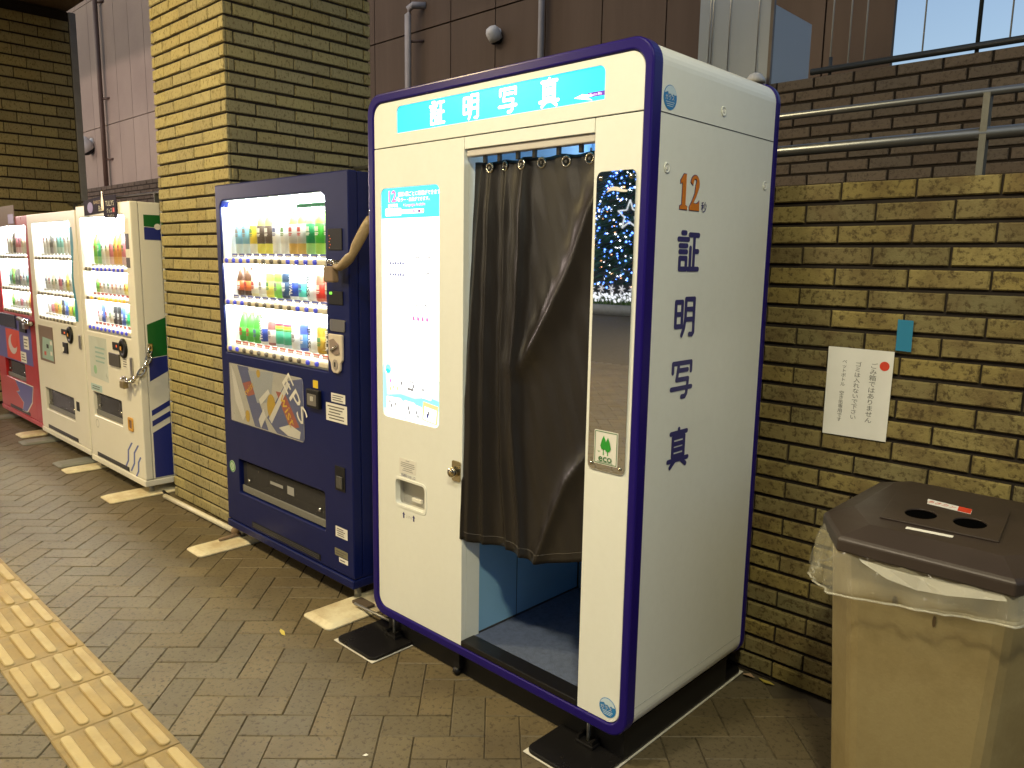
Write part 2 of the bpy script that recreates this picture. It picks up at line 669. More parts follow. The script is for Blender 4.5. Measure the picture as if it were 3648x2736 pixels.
def brickwork(parent, plane, sgn, face, u0, u1, z0, z1, L, H, jh, jv, offs, mat, want, T=0.016, from_top=True, keep=None):
    rows = int(round((z1 - z0) / H))
    rest = []
    cnt = 0
    for r in range(rows):
        zt = z1 - r * H
        off = offs[r % 2]
        k0 = math.floor((u0 - off) / L) - 1
        u = off + k0 * L
        while u < u1:
            a, b = max(u, u0), min(u + L, u1)
            u += L
            if b - a < 0.025:
                continue
            ln = round((b - a - jv) * 500) / 500
            zc, uc = zt - H / 2, (a + b) / 2
            if keep and not keep(uc, zc):
                continue
            me = piece_mesh(ln, H - jh, T, plane, sgn, mat, random.randrange(3))
            d = face + sgn * random.uniform(-0.002, 0.001)
            loc = P3(plane, uc, zc, d)
            if want(uc, zc):
                o = bpy.data.objects.new('brick', me)
                o.location = loc
                link(o)
                adopt(o, parent)
                cnt += 1
            else:
                rest.append((me, loc, 0))
    return cnt, rest


# ------------------------------------------------------------------ ground
def project(p):
    d = Vector(p) - CAM
    f = d.dot(CF)
    if f < 0.05:
        return None
    k = 27.042 / 36
    return (0.5 + k * d.dot(CR) / f, 0.5 - k * d.dot(CU) / f * 4 / 3, f)


bm = bmesh.new()
v = [bm.verts.new(p) for p in ((-300, -300, -0.006), (300, -300, -0.006), (300, 300, -0.006), (-300, 300, -0.006))]
bm.faces.new(v)
ground = from_bm('ground', bm, M_JOINT)
ground['kind'] = 'structure'

U = 0.1105
R2 = math.sqrt(0.5)
O0 = Vector((0.286, -0.310))
cand = []
for ia in range(-80, 60):
    for ib in range(-80, 80):
        s = (ia + ib) % 4
        if s == 3:
            a, b, rz = ia + 1.0, ib + 0.5, math.radians(45)
        elif s == 1:
            a, b, rz = ia + 0.5, ib + 1.0, math.radians(135)
        else:
            continue
        x = O0.x + (a - b) * U * R2
        y = O0.y + (a + b) * U * R2
        if not (-7.2 < x < 3.6 and -7.5 < y < 0.80):
            continue
        hid = (0.05 < x < 1.1 and y > 0.12) or (-1.35 < x < -0.4 and y > 0.25) or (-5.8 < x < -2.5 and y > 0.2) or (-2.3 < x < -1.5 and y > 0.25) or (x < -5.5 and y > 0.3)
        if hid or (-1.08 < y < -0.88):
            q = 1e9
        else:
            pr = project((x, y, 0))
            q = 1e9 if (pr is None or not (-0.03 < pr[0] < 1.03 and -0.03 < pr[1] < 1.05)) else pr[2]
        if hid:
            continue
        cand.append((q, x, y, rz))
cand.sort()
rest = []
PL, PW = 2 * U - 0.0026, U - 0.0026
for i, (q, x, y, rz) in enumerate(cand):
    me = piece_mesh(PL, PW, 0.008, 'z', 1, M_PAVER, random.randrange(4))
    loc = (x, y, random.uniform(-0.0008, 0.0006))
    if i < 300 and q < 1e8:
        o = bpy.data.objects.new('paver', me)
        o.location = loc
        o.rotation_euler = (0, 0, rz)
        link(o)
        adopt(o, ground)
    else:
        rest.append((me, loc, rz))
merge_pieces('paver_field', rest, M_PAVER, ground)

# tactile guide strip
tact = bpy.data.objects.new('tactile_paving', None)
tact.location = (0.124, -0.98, 0)
tact['kind'] = 'structure'
link(tact)
TP = 0.2835
tile_me = piece_mesh(TP - 0.003, 0.276, 0.012, 'z', 1, M_TACT, 0)
bm = bmesh.new()
prof = rrect(-0.128, -0.0165, 0.128, 0.0165, 0.0164, 4)
lo = [bm.verts.new((x, y, 0)) for x, y in prof]
mid = [bm.verts.new((x * 0.995, y * 0.95, 0.0050)) for x, y in prof]
hi = [bm.verts.new((x * 0.975, y * 0.78, 0.0075)) for x, y in prof]
for a, b in ((lo, mid), (mid, hi)):
    for i in range(len(a)):
        bm.faces.new((a[i], a[(i + 1) % len(a)], b[(i + 1) % len(a)], b[i]))
bm.faces.new(hi)
bmesh.ops.recalc_face_normals(bm, faces=bm.faces)
bar_me = bpy.data.meshes.new('bar')
bm.to_mesh(bar_me)
bm.free()
bar_me.materials.append(M_TACTB)
for k in range(-2, 12):
    xc = 0.124 - TP * (k - 0.5)
    t = bpy.data.objects.new('tile', tile_me)
    t.location = (xc, -0.979, 0.0045)
    link(t)
    adopt(t, tact)
    for yb in (-0.876, -0.944, -1.014, -1.083):
        o = bpy.data.objects.new('bar', bar_me)
        o.parent = t
        o.location = (0, yb + 0.979, -0.0005)
        link(o)

# ------------------------------------------------------------------ brick pillars
PX0, PX1, PY0, PY1 = -2.36, -1.48, 0.185, 1.07
pil = root('brick_pillar', (-1.92, 0.62, 0), 'yellow lit brick pillar between the blue and the white vending machines', 'pillar', 'brick pillars of the arcade')
box('core', PX0 + 0.012, PX1 - 0.012, PY0 + 0.012, PY1 - 0.012, 0, 3.85, M_MORTAR, pil)
BH, BL = 0.0662, 0.2235
TOPZ = 0.004 + BH * 58
offs_f = (PX1 - 0.055, PX1 - 0.055 - BL / 2)
n1, r1 = brickwork(pil, 'y', -1, PY0, PX0, PX1, 0.004, TOPZ, BL, BH, 0.0115, 0.0080, offs_f, M_BRICK, lambda u, z: z < 2.95)
offs_s = (PY0 + 0.165, PY0 + 0.055)
n2, r2 = brickwork(pil, 'x', 1, PX1, PY0 + 0.015, PY1, 0.004, TOPZ, BL, BH, 0.0125, 0.0080, offs_s, M_BRICK, lambda u, z: 1.78 < z < 2.90)
n3, r3 = brickwork(pil, 'x', -1, PX0, PY0 + 0.015, PY1, 0.004, TOPZ, BL, BH, 0.0125, 0.0080, offs_s, M_BRICK, lambda u, z: False)
merge_pieces('brickwork', r1 + r2 + r3, M_BRICK, pil)

LX = -6.5
pil2 = root('brick_pillar', (LX - 0.44, 0.62, 0), 'shadowed brick pillar behind the red vending machine', 'pillar', 'brick pillars of the arcade')
box('core', LX - 0.88 + 0.012, LX - 0.012, PY0 + 0.012, PY1 - 0.004, 0, 3.85, M_MORTAR, pil2)
n1, r1 = brickwork(pil2, 'x', 1, LX, PY0, PY1 - 0.002, 0.02, 0.02 + 0.104 * 36, 0.235, 0.104, 0.017, 0.006, (0.2, 0.3175), M_BRICK, lambda u, z: z > 1.7)
n2, r2 = brickwork(pil2, 'y', -1, PY0 - 0.016, LX - 0.88, LX, 0.02, 0.02 + 0.104 * 36, 0.235, 0.104, 0.017, 0.006, (LX - 0.1, LX - 0.2175), M_BRICK, lambda u, z: False)
merge_pieces('brickwork', r1 + r2, M_BRICK, pil2)
box('corner_strip', LX - 0.10, LX + 0.003, PY1 + 0.002, PY1 + 0.066, 0, 3.85, wear(pmat('strip_grey', (0.30, 0.29, 0.28), rough=0.6), 7, 0.4), pil2, bevel=0.004)

# ------------------------------------------------------------------ low yellow wall behind the booth
YW = 0.80
wall = root('brick_wall', (0.8, 1.0, 0), 'low weathered yellow brick wall behind the photo booth and bin', 'wall')
box('core', -6.3, 3.6, YW + 0.012, YW + 0.26, 0, 1.735, M_MORTAR, wall)
WH = 0.0666
w0 = 1.741 - WH * 26
cw, rw = brickwork(wall, 'y', -1, YW, 0.95, 3.6, w0, 1.741, 0.2195, WH, 0.0135, 0.008, (1.3525, 1.2425), M_BRICK_W, lambda u, z: u < 2.35)
c2, rw2 = brickwork(wall, 'y', -1, YW, -2.0, 0.95, w0, 1.741, 0.2195, WH, 0.0135, 0.008, (1.3525, 1.2425), M_BRICK_W, lambda u, z: False)
merge_pieces('brickwork', rw + rw2, M_BRICK_W, wall)

# handrail standing on the low wall
rail = root('handrail', (1.0, 0.95, 1.73), 'steel handrail of two tubes standing on the low brick wall', 'railing')
tube('top_tube', [(-9.0, 0.95, 1.985), (3.6, 0.95, 1.985)], 0.012, M_RAILS, rail)
tube('lower_tube', [(-9.0, 0.95, 1.868), (3.6, 0.95, 1.868)], 0.019, M_RAILS, rail)
for x in (-8.3, -6.3, -4.3, -2.3, -0.3, 1.70, 3.4):
    box('post', x - 0.009, x + 0.009, 0.932, 0.968, 1.70, 1.982, M_POST, rail)

# ------------------------------------------------------------------ upper wall, fence and building beyond
YU = 2.72
UZ = 2.527
uw = root('brick_wall', (-3, YU + 0.2, 0), 'upper grey brick wall below the building, behind the handrail', 'wall')
box('core', -16.0, 6.0, YU + 0.012, YU + 0.35, 0, UZ - 0.004, M_MORTAR, uw)
seen_u = lambda u, z: z > 1.72 and (0.05 < u < 1.95)
cu_, ru = brickwork(uw, 'y', -1, YU, -3.0, 3.2, UZ - WH * 18, UZ, 0.2195, WH, 0.0135, 0.011, (0.403, 0.299), M_BRICK_D, seen_u)
cu2, ru2 = brickwork(uw, 'y', -1, YU, -12.4, -7.8, UZ - WH * 18, UZ, 0.2195, WH, 0.012, 0.010, (0.403, 0.299), M_BRICK_D, lambda u, z: -12.2 < u < -8.2 and z > UZ - WH * 9)
merge_pieces('brickwork', ru + ru2, M_BRICK_D, uw)

fence = root('rod_fence', (0.6, 2.76, UZ), 'fence of thin steel rods on a dark pipe above the upper wall', 'fence')
tube('bottom_pipe', [(0.38, 2.73, 2.553), (4.5, 2.73, 2.553)], 0.017, M_DARKPIPE, fence)
for x in (0.474, 0.573, 0.657, 0.949, 1.337, 1.6, 1.85):
    tube('rod', [(x, 2.75, 2.55), (x, 2.75, 3.7)], 0.0042, pmat('rod_grey', (0.42, 0.43, 0.43), rough=0.4), fence, seg=6)
tube('post', [(1.20, 2.75, 2.50), (1.20, 2.75, 3.7)], 0.010, M_DARKPIPE, fence, seg=8)
tube('post', [(0.48, 2.745, 2.50), (0.48, 2.745, 2.62)], 0.010, M_DARKPIPE, fence, seg=8)

M_FROST = film_mat('frosted_glass', (0.46, 0.54, 0.60), 0.50, rough=0.4)
gs = root('glass_screen', (0.0, 2.9, UZ), 'pale frosted glass screen with steel rods above the booth corner', 'screen')
plate('pane', [(-0.36, UZ), (0.115, UZ), (0.115, 3.7), (-0.36, 3.7)], 'y', 2.745, 2.753, M_FROST, gs)
plate('pane', [(2.76, UZ), (3.26, UZ), (3.26, 2.968), (2.76, 2.968)], 'x', 0.123, 0.131, M_FROST, gs)
box('post', 0.112, 0.132, 2.735, 2.757, UZ, 3.7, wear(pmat('post_brown', (0.10, 0.075, 0.06), rough=0.5), 9, 0.3), gs)
for x in (-0.281, -0.262, -0.147, 0.04):
    tube('rod', [(x, 2.735, UZ), (x, 2.735, 3.7)], 0.003, M_STEEL, gs, seg=6)

bld = root('building', (-8, 6, 0), 'brown panel-clad building rising behind the brick walls', 'building')
FY = 4.0
plate('core', [(-20.0, FY + 0.02), (0.365, FY + 0.02), (-2.2, 11.0), (-20.0, 11.0)], 'z', 0, 9.5, M_DARKJ, bld)
PWID = 0.664
pan_cache = {}
for k in range(-22, 9):
    x0 = -5.41 + PWID * k
    x1 = min(x0 + PWID, 0.375)
    if x1 - x0 < 0.05 or x0 < -20:
        continue
    for z0, z1 in ((1.60, 3.945), (3.945, 6.29), (6.29, 8.63)):
        if z0 > 4 and not (-18 < x0):
            continue
        key = (round(x1 - x0, 3), round(z1 - z0, 2), x0 < -8)
        if key not in pan_cache:
            hw, hh = (x1 - x0) / 2 - 0.006, (z1 - z0) / 2 - 0.008
            bm = bmesh.new()
            add_box(bm, -hw, hw, -0.012, 0.03, -hh, hh)
            me = bpy.data.meshes.new('panel')
            bm.to_mesh(me)
            bm.free()
            me.materials.append(M_PANEL_LIT if x0 < -8 else M_PANEL)
            pan_cache[key] = me
        o = bpy.data.objects.new('panel', pan_cache[key])
        o.location = ((x0 + x1) / 2, FY, (z0 + z1) / 2)
        link(o)
        adopt(o, bld)
M_PIPE = wear(pmat('pipe_grey', (0.42, 0.40, 0.40), rough=0.45), 9, 0.3)
M_PIPE_B = wear(pmat('pipe_brown', (0.13, 0.08, 0.06), rough=0.5), 9, 0.3)
tube('drain_pipe', [(-4.50, 4.0, 4.19), (-4.60, 3.90, 4.19), (-4.645, 3.88, 4.16), (-4.66, 3.88, 4.10), (-4.66, 3.88, 1.7)], 0.036, M_PIPE, bld)
tube('pipe_bracket', [(-4.70, 3.88, 3.83), (-4.52, 3.99, 3.83)], 0.014, M_PIPE_B, bld)
tube('drain_pipe', [(-2.745, 3.92, 1.7), (-2.745, 3.92, 6.5)], 0.030, M_PIPE, bld)
tube('drain_pipe', [(-14.0, 3.90, 2.4), (-14.0, 3.90, 6.8)], 0.045, M_PIPE_B, bld)
for z in (4.42, 3.30, 6.15):
    tube('pipe_bracket', [(-14.06, 3.90, z), (-13.80, 3.99, z)], 0.022, M_PIPE_B, bld)


def security_camera(x, z, s, label):
    r = root('security_camera', (x, FY, z), label, 'camera', 'security cameras on the building')
    lathe('mount', [(0.055 * s, 0), (0.055 * s, -0.03 * s)], M_WHITE, r, axis='y', c=(x, FY, z + 0.03 * s))
    bm = bmesh.new()
    add_lathe(bm, [(0.02, 0.09), (0.07, 0.075), (0.098, 0.03), (0.10, -0.03), (0.092, -0.10), (0.088, -0.10)], 18)
    bmesh.ops.transform(bm, matrix=Matrix.Translation((x, FY - 0.12 * s, z)) @ Matrix.Rotation(math.radians(38), 4, 'X') @ Matrix.Scale(s, 4), verts=bm.verts)
    from_bm('hood', bm, M_WHITE, r, smooth=True)
    bm = bmesh.new()
    add_lathe(bm, [(0.082, -0.095), (0.080, -0.125), (0.05, -0.145), (0.012, -0.15)], 18)
    bmesh.ops.transform(bm, matrix=Matrix.Translation((x, FY - 0.12 * s, z)) @ Matrix.Rotation(math.radians(38), 4, 'X') @ Matrix.Scale(s, 4), verts=bm.verts)
    from_bm('lens_dome', bm, M_BLACK, r, smooth=True)


security_camera(-3.373, 3.69, 0.72, 'white hooded security camera on the facade above the photo booth')
security_camera(-14.88, 3.66, 1.5, 'white hooded security camera on the lit left facade beside a drain pipe')

fl = root('floodlight', (0.082, 2.70, UZ), 'small white hooded light on the upper wall behind the booth top', 'light')
lathe('hood', [(0.012, 0.055), (0.035, 0.045), (0.052, 0.02), (0.056, 0.0)], M_WHITE, fl, c=(0.082, 2.66, UZ))
box('bracket', 0.070, 0.094, 2.66, 2.715, UZ - 0.04, UZ + 0.004, M_STEEL_D, fl)

# ------------------------------------------------------------------ canopy over the walkway, with its lamps and the added globe lights
ceil = box('ceiling', -18, 2.95, -7.2, 1.075, 3.865, 4.2, M_SOFFIT)
ceil['kind'] = 'structure'
for i, (x, y, w, c) in enumerate(LAMPS):
    r = root('ceiling_lamp', (x, y, LAMP_Z), 'round downlight in the canopy ceiling ' + ('in front of the litter bin', 'in front of the photo booth', 'in front of the lit brick pillar', 'over the outer walkway')[i], 'lamp', 'downlights of the canopy')
    bm = bmesh.new()
    add_lathe(bm, [(0.20, 0.066), (0.20, 0.0), (0.175, -0.008), (0.165, 0.004), (0.165, 0.03)], 28)
    bmesh.ops.translate(bm, verts=bm.verts, vec=(x, y, LAMP_Z))
    from_bm('housing', bm, M_WHITE, r, smooth=False)
    lathe('diffuser', [(0.160, 0.0), (0.160, -0.004)], emat('lamp_glow_%d' % i, c, 14.0, sample=False), r, seg=28, c=(x, y, LAMP_Z + 0.0))
    ld = bpy.data.lights.new('lamp', 'AREA')
    ld.shape = 'DISK'
    ld.size = 0.32
    ld.energy = w
    ld.color = c
    lo_ = bpy.data.objects.new('lamp_light', ld)
    lo_.location = (x, y, LAMP_Z - 0.02)
    link(lo_)
    adopt(lo_, r)

for i, (x, y, w, c) in enumerate(ADDED_GLOBES):  # added pendants, unseen, throwing pinkish light on the facade
    r = root('globe_lamp', (x, y, 2.95), 'unseen globe lamp added to light the left facade, %s beyond the red machine' % ORD[i], 'lamp', 'added globe lamps lighting the left facade')
    lathe('globe', [(0.14 * math.sin(math.pi * k / 12) + 0.001, -0.14 * math.cos(math.pi * k / 12)) for k in range(13)], emat('added_globe_glow', c, 10.0, sample=False), r, c=(x, y, 2.95))
    tube('stem', [(x, y, 3.08), (x, y, 3.866)], 0.012, M_STEEL_D, r, seg=8)
    ld = bpy.data.lights.new('lamp', 'POINT')
    ld.energy = w
    ld.color = c
    ld.shadow_soft_size = 0.15
    lo_ = bpy.data.objects.new('lamp_light', ld)
    lo_.location = (x, y, 2.78)
    link(lo_)
    adopt(lo_, r)

# ================================================================== photo booth
M_BW = wear(wear(pmat('booth_white', (0.80, 0.82, 0.78), rough=0.34, spec=0.5), 3.0, 0.08, bump=0.04, bscale=600, stretch=(1.0, 1.0, 0.35)), 38.0, 0.05, rough_var=0.05)
M_PURPLE = pmat('booth_purple', (0.013, 0.006, 0.135), rough=0.28, spec=0.22)
M_SEAM = pmat('seam_dark', (0.03, 0.03, 0.035), rough=0.8)
M_BLUEWALL = wear(pmat('booth_inner_blue', (0.22, 0.43, 0.68), rough=0.6), 4, 0.08)
M_CARPET = wear(pmat('booth_carpet', (0.10, 0.125, 0.20), rough=0.95, spec=0.1), 60, 0.5, bump=0.8, bscale=500)
M_CYAN = emat('sign_cyan', (0.012, 0.60, 0.88), 1.2)
M_SIGNW = emat('sign_white', (0.93, 1.0, 1.0), 2.2)
M_NAVY = pmat('letter_navy', (0.030, 0.030, 0.155), rough=0.4)
M_ORANGE = pmat('letter_orange', (0.62, 0.185, 0.015), rough=0.4)

bo = root('photo_booth', (0.57, 0.35, 0), 'white photo booth with purple rims, lit blue sign and dark curtain', 'photo booth')
# carcass
OUT = rrect(-0.026, 0.112, 1.174, 2.040, 0.062, 8)
INN = rrect(-0.002, 0.136, 1.150, 2.016, 0.045, 8)
plate('shell', OUT, 'y', 0.040, 0.684, M_BW, bo, holes=[INN])
RO = rrect(-0.032, 0.107, 1.1785, 2.045, 0.066, 10)
RI = rrect(0.0, 0.140, 1.151, 2.013, 0.046, 10)
plate('front_rim', RO, 'y', -0.006, 0.0395, M_PURPLE, bo, holes=[RI], bevel=0.006, bseg=3)
plate('rear_rim', RO, 'y', 0.6845, 0.712, M_PURPLE, bo, bevel=0.006)
# front panels
Y0, Y1 = 0.0, 0.022
sign_hole = rrect(0.131, 1.904, 1.022, 1.9915, 0.020, 5, 'cd')
plate('top_panel', rrect(0.0015, 1.8625, 1.1495, 2.0115, 0.045, 8, 'cd'), 'y', Y0, Y1, M_BW, bo, holes=[sign_hole], bevel=0.0012, bseg=1)
poster_hole = rrect(0.037, 0.899, 0.354, 1.7215, 0.022, 5)
hatch_hole = rrect(0.109, 0.575, 0.279, 0.673, 0.016, 5)
plate('left_panel', rrect(0.0015, 0.1415, 0.4735, 1.8585, 0.045, 8, 'a'), 'y', Y0, Y1, M_BW, bo, holes=[poster_hole, hatch_hole], bevel=0.0012, bseg=1)
plate('door_header', [(0.4755, 1.8215), (0.9925, 1.8215), (0.9925, 1.8585), (0.4755, 1.8585)], 'y', Y0, Y1, M_BW, bo, bevel=0.001, bseg=1)
plate('right_panel', rrect(0.9950, 0.1415, 1.1495, 1.8585, 0.045, 8, 'b'), 'y', Y0, Y1, M_BW, bo, bevel=0.0015, bseg=1)
plate('panel_backing', [(0.001, 1.857), (1.150, 1.857), (1.150, 1.864), (0.001, 1.864)], 'y', 0.006, 0.03, M_SEAM, bo)
# door jambs and compartment
box('door_jamb', 0.4505, 0.4735, 0.0225, 0.085, 0.1415, 1.8585, M_BW, bo)
box('door_jamb', 0.9955, 1.02, 0.0225, 0.085, 0.1415, 1.8585, M_BW, bo)
box('curtain_rail', 0.480, 0.990, 0.006, 0.036, 1.7985, 1.8205, wear(pmat('rail_grey', (0.56, 0.53, 0.50), rough=0.45), 9, 0.2), bo, bevel=0.003)
box('inner_wall', 0.4475, 0.4700, 0.0855, 0.655, 0.150, 1.985, M_BLUEWALL, bo)
box('inner_wall', 1.125, 1.1485, 0.0855, 0.655, 0.150, 1.985, M_BLUEWALL, bo)
box('inner_back', 0.4705, 1.1245, 0.652, 0.680, 0.150, 1.985, M_BLUEWALL, bo)
box('inner_seam', 0.4702, 0.4712, 0.282, 0.2845, 0.158, 1.6, M_SEAM, bo)
box('inner_seam', 0.4702, 0.4722, 0.6440, 0.6515, 0.158, 1.9, M_SEAM, bo)
box('inner_ceiling', 0.4475, 1.1485, 0.0855, 0.680, 1.986, 2.006, M_WHITE, bo)
box('carpet', 0.4705, 1.1245, 0.062, 0.6515, 0.138, 0.157, M_CARPET, bo)
box('skirting_line', 0.4702, 0.4735, 0.0855, 0.6515, 0.1575, 0.1635, M_SEAM, bo)
box('door_sill', 0.4745, 0.9945, -0.0035, 0.0615, 0.1415, 0.1620, M_BLACKM, bo, bevel=0.003)
box('lamp_panel', 0.50, 1.10, 0.636, 0.6515, 1.83, 1.96, emat('booth_tube', (0.72, 0.88, 1.0), 3.8), bo)
# lit sign
sg = plate('sign_panel', sign_hole, 'y', 0.0045, 0.012, M_CYAN, bo)
for ch, x in (('証', 0.338), ('明', 0.500), ('写', 0.660), ('真', 0.823)):
    kanji('lettering', ch, 'y', x, 1.9475, 0.0035, 0.074, 0.074, M_SIGNW, sg, th=12)
flat('logo_strip', [(0.945, 1.9155), (1.0205, 1.9155), (1.0205, 1.9275), (0.965, 1.9275)], 'y', 0.0036, emat('logo_purple', (0.10, 0.03, 0.40), 0.6), sg)
text('lettering', 'Photo-Me', 'y', 0.990, 1.9215, 0.0030, 0.0075, emat('logo_pink', (1.0, 0.55, 0.75), 0.9), sg, bold=0.01)
flat('swoosh', [(0.915, 1.9195), (0.945, 1.9265), (0.985, 1.9185), (0.962, 1.9165), (0.980, 1.9065), (0.945, 1.9135)], 'y', 0.0034, M_SIGNW, sg)
# lit instruction poster
po = plate('poster_lightbox', poster_hole, 'y', 0.0050, 0.013, emat('poster_white', (0.97, 1.0, 1.0), 1.55), bo)
M_PCY = emat('poster_cyan', (0.03, 0.66, 0.93), 1.0)
M_PCY2 = emat('poster_aqua', (0.20, 0.84, 0.80), 0.85)
M_PCY3 = emat('poster_pale', (0.50, 0.92, 0.92), 0.85)
M_PINK = emat('poster_pink', (0.85, 0.14, 0.42), 0.75)
M_PGREY = emat('poster_grey', (0.22, 0.23, 0.27), 0.5)
M_PNAVY = emat('poster_navy', (0.05, 0.06, 0.24), 0.5)
M_PORANGE = emat('poster_orange', (0.85, 0.50, 0.26), 0.75)
M_PGREEN = emat('poster_green', (0.50, 0.80, 0.25), 0.7)
yp = 0.0042
flat('header_band', rrect(0.0373, 1.6175, 0.3537, 1.7212, 0.0215, 5, 'cd'), 'y', yp, M_PCY, po)
text('lettering', '12', 'y', 0.0985, 1.6935, yp - 0.0008, 0.040, M_PINK, po, bold=0.03)
text('lettering', '秒', 'y', 0.1300, 1.6835, yp - 0.0008, 0.015, M_SIGNW, po)
text('lettering', '証明写真', 'y', 0.102, 1.6615, yp - 0.0008, 0.013, M_SIGNW, po)
text('lettering', '撮影1回ごとに確認ができます。', 'y', 0.247, 1.6985, yp - 0.0008, 0.0155, M_SIGNW, po)
text('lettering', 'カラー・白黒ができます。', 'y', 0.216, 1.6795, yp - 0.0008, 0.0140, M_SIGNW, po)
text('lettering', '4 Languages Available', 'y', 0.219, 1.6600, yp - 0.0008, 0.0130, M_PINK, po, bold=0.015)
flat('white_tag', rrect(0.058, 1.626, 0.147, 1.652, 0.004), 'y', yp - 0.0006, M_SIGNW, po)
flat('white_tag', rrect(0.150, 1.632, 0.270, 1.646, 0.003), 'y', yp - 0.0006, M_SIGNW, po)
for x, m in ((0.214, M_PINK), (0.241, M_PNAVY), (0.246, M_PINK), (0.262, M_PORANGE)):
    flat('flag_icon', [(x, 1.634), (x + 0.010, 1.634), (x + 0.010, 1.644), (x, 1.644)], 'y', yp - 0.0016, m, po)


def arc_icon(x, z, s, m):
    pts = [(x + s * math.cos(math.radians(a)), z + s * math.sin(math.radians(a))) for a in range(20, 161, 20)]
    pts += [(x + 0.7 * s * math.cos(math.radians(a)), z - 0.1 * s + 0.75 * s * math.sin(math.radians(a))) for a in range(160, 19, -20)]
    flat('head_icon', pts, 'y', yp, m, po)


for zz in (1.464, 1.424):
    for i in range(6):
        x = 0.084 + i * 0.0142
        flat('figure_icon', [(x - 0.0055, zz - 0.007), (x + 0.0065, zz - 0.007), (x + 0.001, zz + 0.007)], 'y', yp, M_PNAVY, po)
for x, z in ((0.234, 1.474), (0.296, 1.474), (0.238, 1.420), (0.292, 1.420), (0.222, 1.309), (0.278, 1.309)):
    arc_icon(x, z, 0.0125, M_PGREY)
for x, z in ((0.092, 1.326), (0.132, 1.326), (0.092, 1.278), (0.132, 1.278), (0.086, 1.486), (0.112, 1.486), (0.138, 1.486)):
    arc_icon(x, z, 0.0085, M_PGREY)
for i in range(4):
    x = 0.213 + i * 0.0245
    flat('figure_icon', [(x - 0.006, 1.264), (x + 0.007, 1.264), (x + 0.006, 1.272), (x + 0.001, 1.281), (x - 0.005, 1.276)], 'y', yp, M_PINK, po)
text('lettering', '証明書用写真', 'y', 0.115, 1.592, yp, 0.010, M_PCY3, po)
# lower picture of the poster
flat('picture_ground', rrect(0.0375, 0.8995, 0.3535, 1.062, 0.0215, 5, 'ab'), 'y', yp, M_PCY3, po)
flat('picture_wave', [(0.0378, 0.93), (0.0378, 1.10), (0.050, 1.05), (0.056, 0.98), (0.052, 0.93)], 'y', yp - 0.0008, emat('poster_blue', (0.25, 0.80, 0.98), 1.0), po)
flat('picture_wave', [(0.05, 0.978), (0.14, 0.992), (0.22, 0.985), (0.30, 1.000), (0.352, 0.992), (0.352, 0.958), (0.25, 0.950), (0.15, 0.972)], 'y', yp - 0.0016, M_PCY2, po)
for (x, z, w_, h_, a, m) in ((0.112, 1.020, 0.090, 0.048, 0.10, M_SIGNW), (0.245, 1.022, 0.135, 0.050, -0.10, M_SIGNW), (0.100, 0.946, 0.085, 0.058, 0.04, M_SIGNW),
                             (0.190, 0.940, 0.055, 0.062, -0.06, M_SIGNW), (0.236, 0.932, 0.040, 0.060, -0.12, M_SIGNW), (0.306, 0.946, 0.082, 0.066, -0.10, M_PORANGE),
                             (0.306, 0.940, 0.064, 0.046, -0.10, M_SIGNW), (0.198, 1.030, 0.034, 0.036, -0.06, M_PGREY), (0.196, 1.033, 0.026, 0.022, -0.06, M_SIGNW)):
    ca, sa = math.cos(a), math.sin(a)
    pts = [(x + dx * w_ / 2 * ca - dz * h_ / 2 * sa, z + dx * w_ / 2 * sa + dz * h_ / 2 * ca) for dx, dz in ((-1, -1), (1, -1), (1, 1), (-1, 1))]
    yp2 = yp - 0.0024 - 0.0002 * len([o for o in po.children if o.name.startswith('photo_card')])
    flat('photo_card', pts, 'y', yp2, m, po)
for x, z, m in ((0.083, 1.036, M_PINK), (0.104, 1.014, M_PGREEN), (0.085, 1.006, M_PGREEN), (0.124, 1.012, M_PGREEN), (0.150, 1.034, M_PGREY), (0.216, 1.030, M_PGREY),
                (0.270, 1.024, M_PGREY), (0.080, 0.958, M_PGREY), (0.090, 0.944, M_PGREY), (0.115, 0.952, M_PGREY), (0.188, 0.948, M_PGREY), (0.196, 0.932, M_PGREY),
                (0.232, 0.938, M_PGREY), (0.242, 0.925, M_PGREY), (0.300, 0.945, M_PGREY), (0.294, 0.935, M_PNAVY)):
    flat('photo_mark', circle(x, z, 0.0055, 8, 0.009), 'y', yp - 0.0052, m, po)
flat('ball_mark', circle(0.066, 1.078, 0.017, 20), 'y', yp - 0.0010, M_PCY2, po)
flat('ball_mark', [(0.050, 1.072), (0.064, 1.078), (0.083, 1.070), (0.074, 1.062), (0.060, 1.062)], 'y', yp - 0.0018, M_PCY, po)
# delivery hatch
open_box('hatch_recess', 0.105, 0.283, 0.0225, 0.075, 0.571, 0.677, wear(pmat('hatch_grey', (0.50, 0.49, 0.46), rough=0.45), 6, 0.2), bo)
fp = plate('hatch_flap', rrect(0.1055, 0.5715, 0.2825, 0.6765, 0.005), 'y', 0.040, 0.043, film_mat('flap_clear', (0.55, 0.53, 0.48), 0.75, 0.2), bo)
box('flap_grip', 0.168, 0.222, 0.028, 0.0395, 0.590, 0.604, film_mat('grip_clear', (0.8, 0.78, 0.72), 0.8, 0.2), fp, bevel=0.002)
plate('hatch_lip', rrect(0.100, 0.566, 0.288, 0.682, 0.022, 6), 'y', -0.0018, 0.0030, M_BW, bo, holes=[rrect(0.1105, 0.5765, 0.2775, 0.6715, 0.015, 6)], bevel=0.0012)
st = flat('paper_label', [(0.133, 0.699), (0.230, 0.706), (0.231, 0.756), (0.134, 0.756)], 'y', -0.0008, M_PAPER, bo)
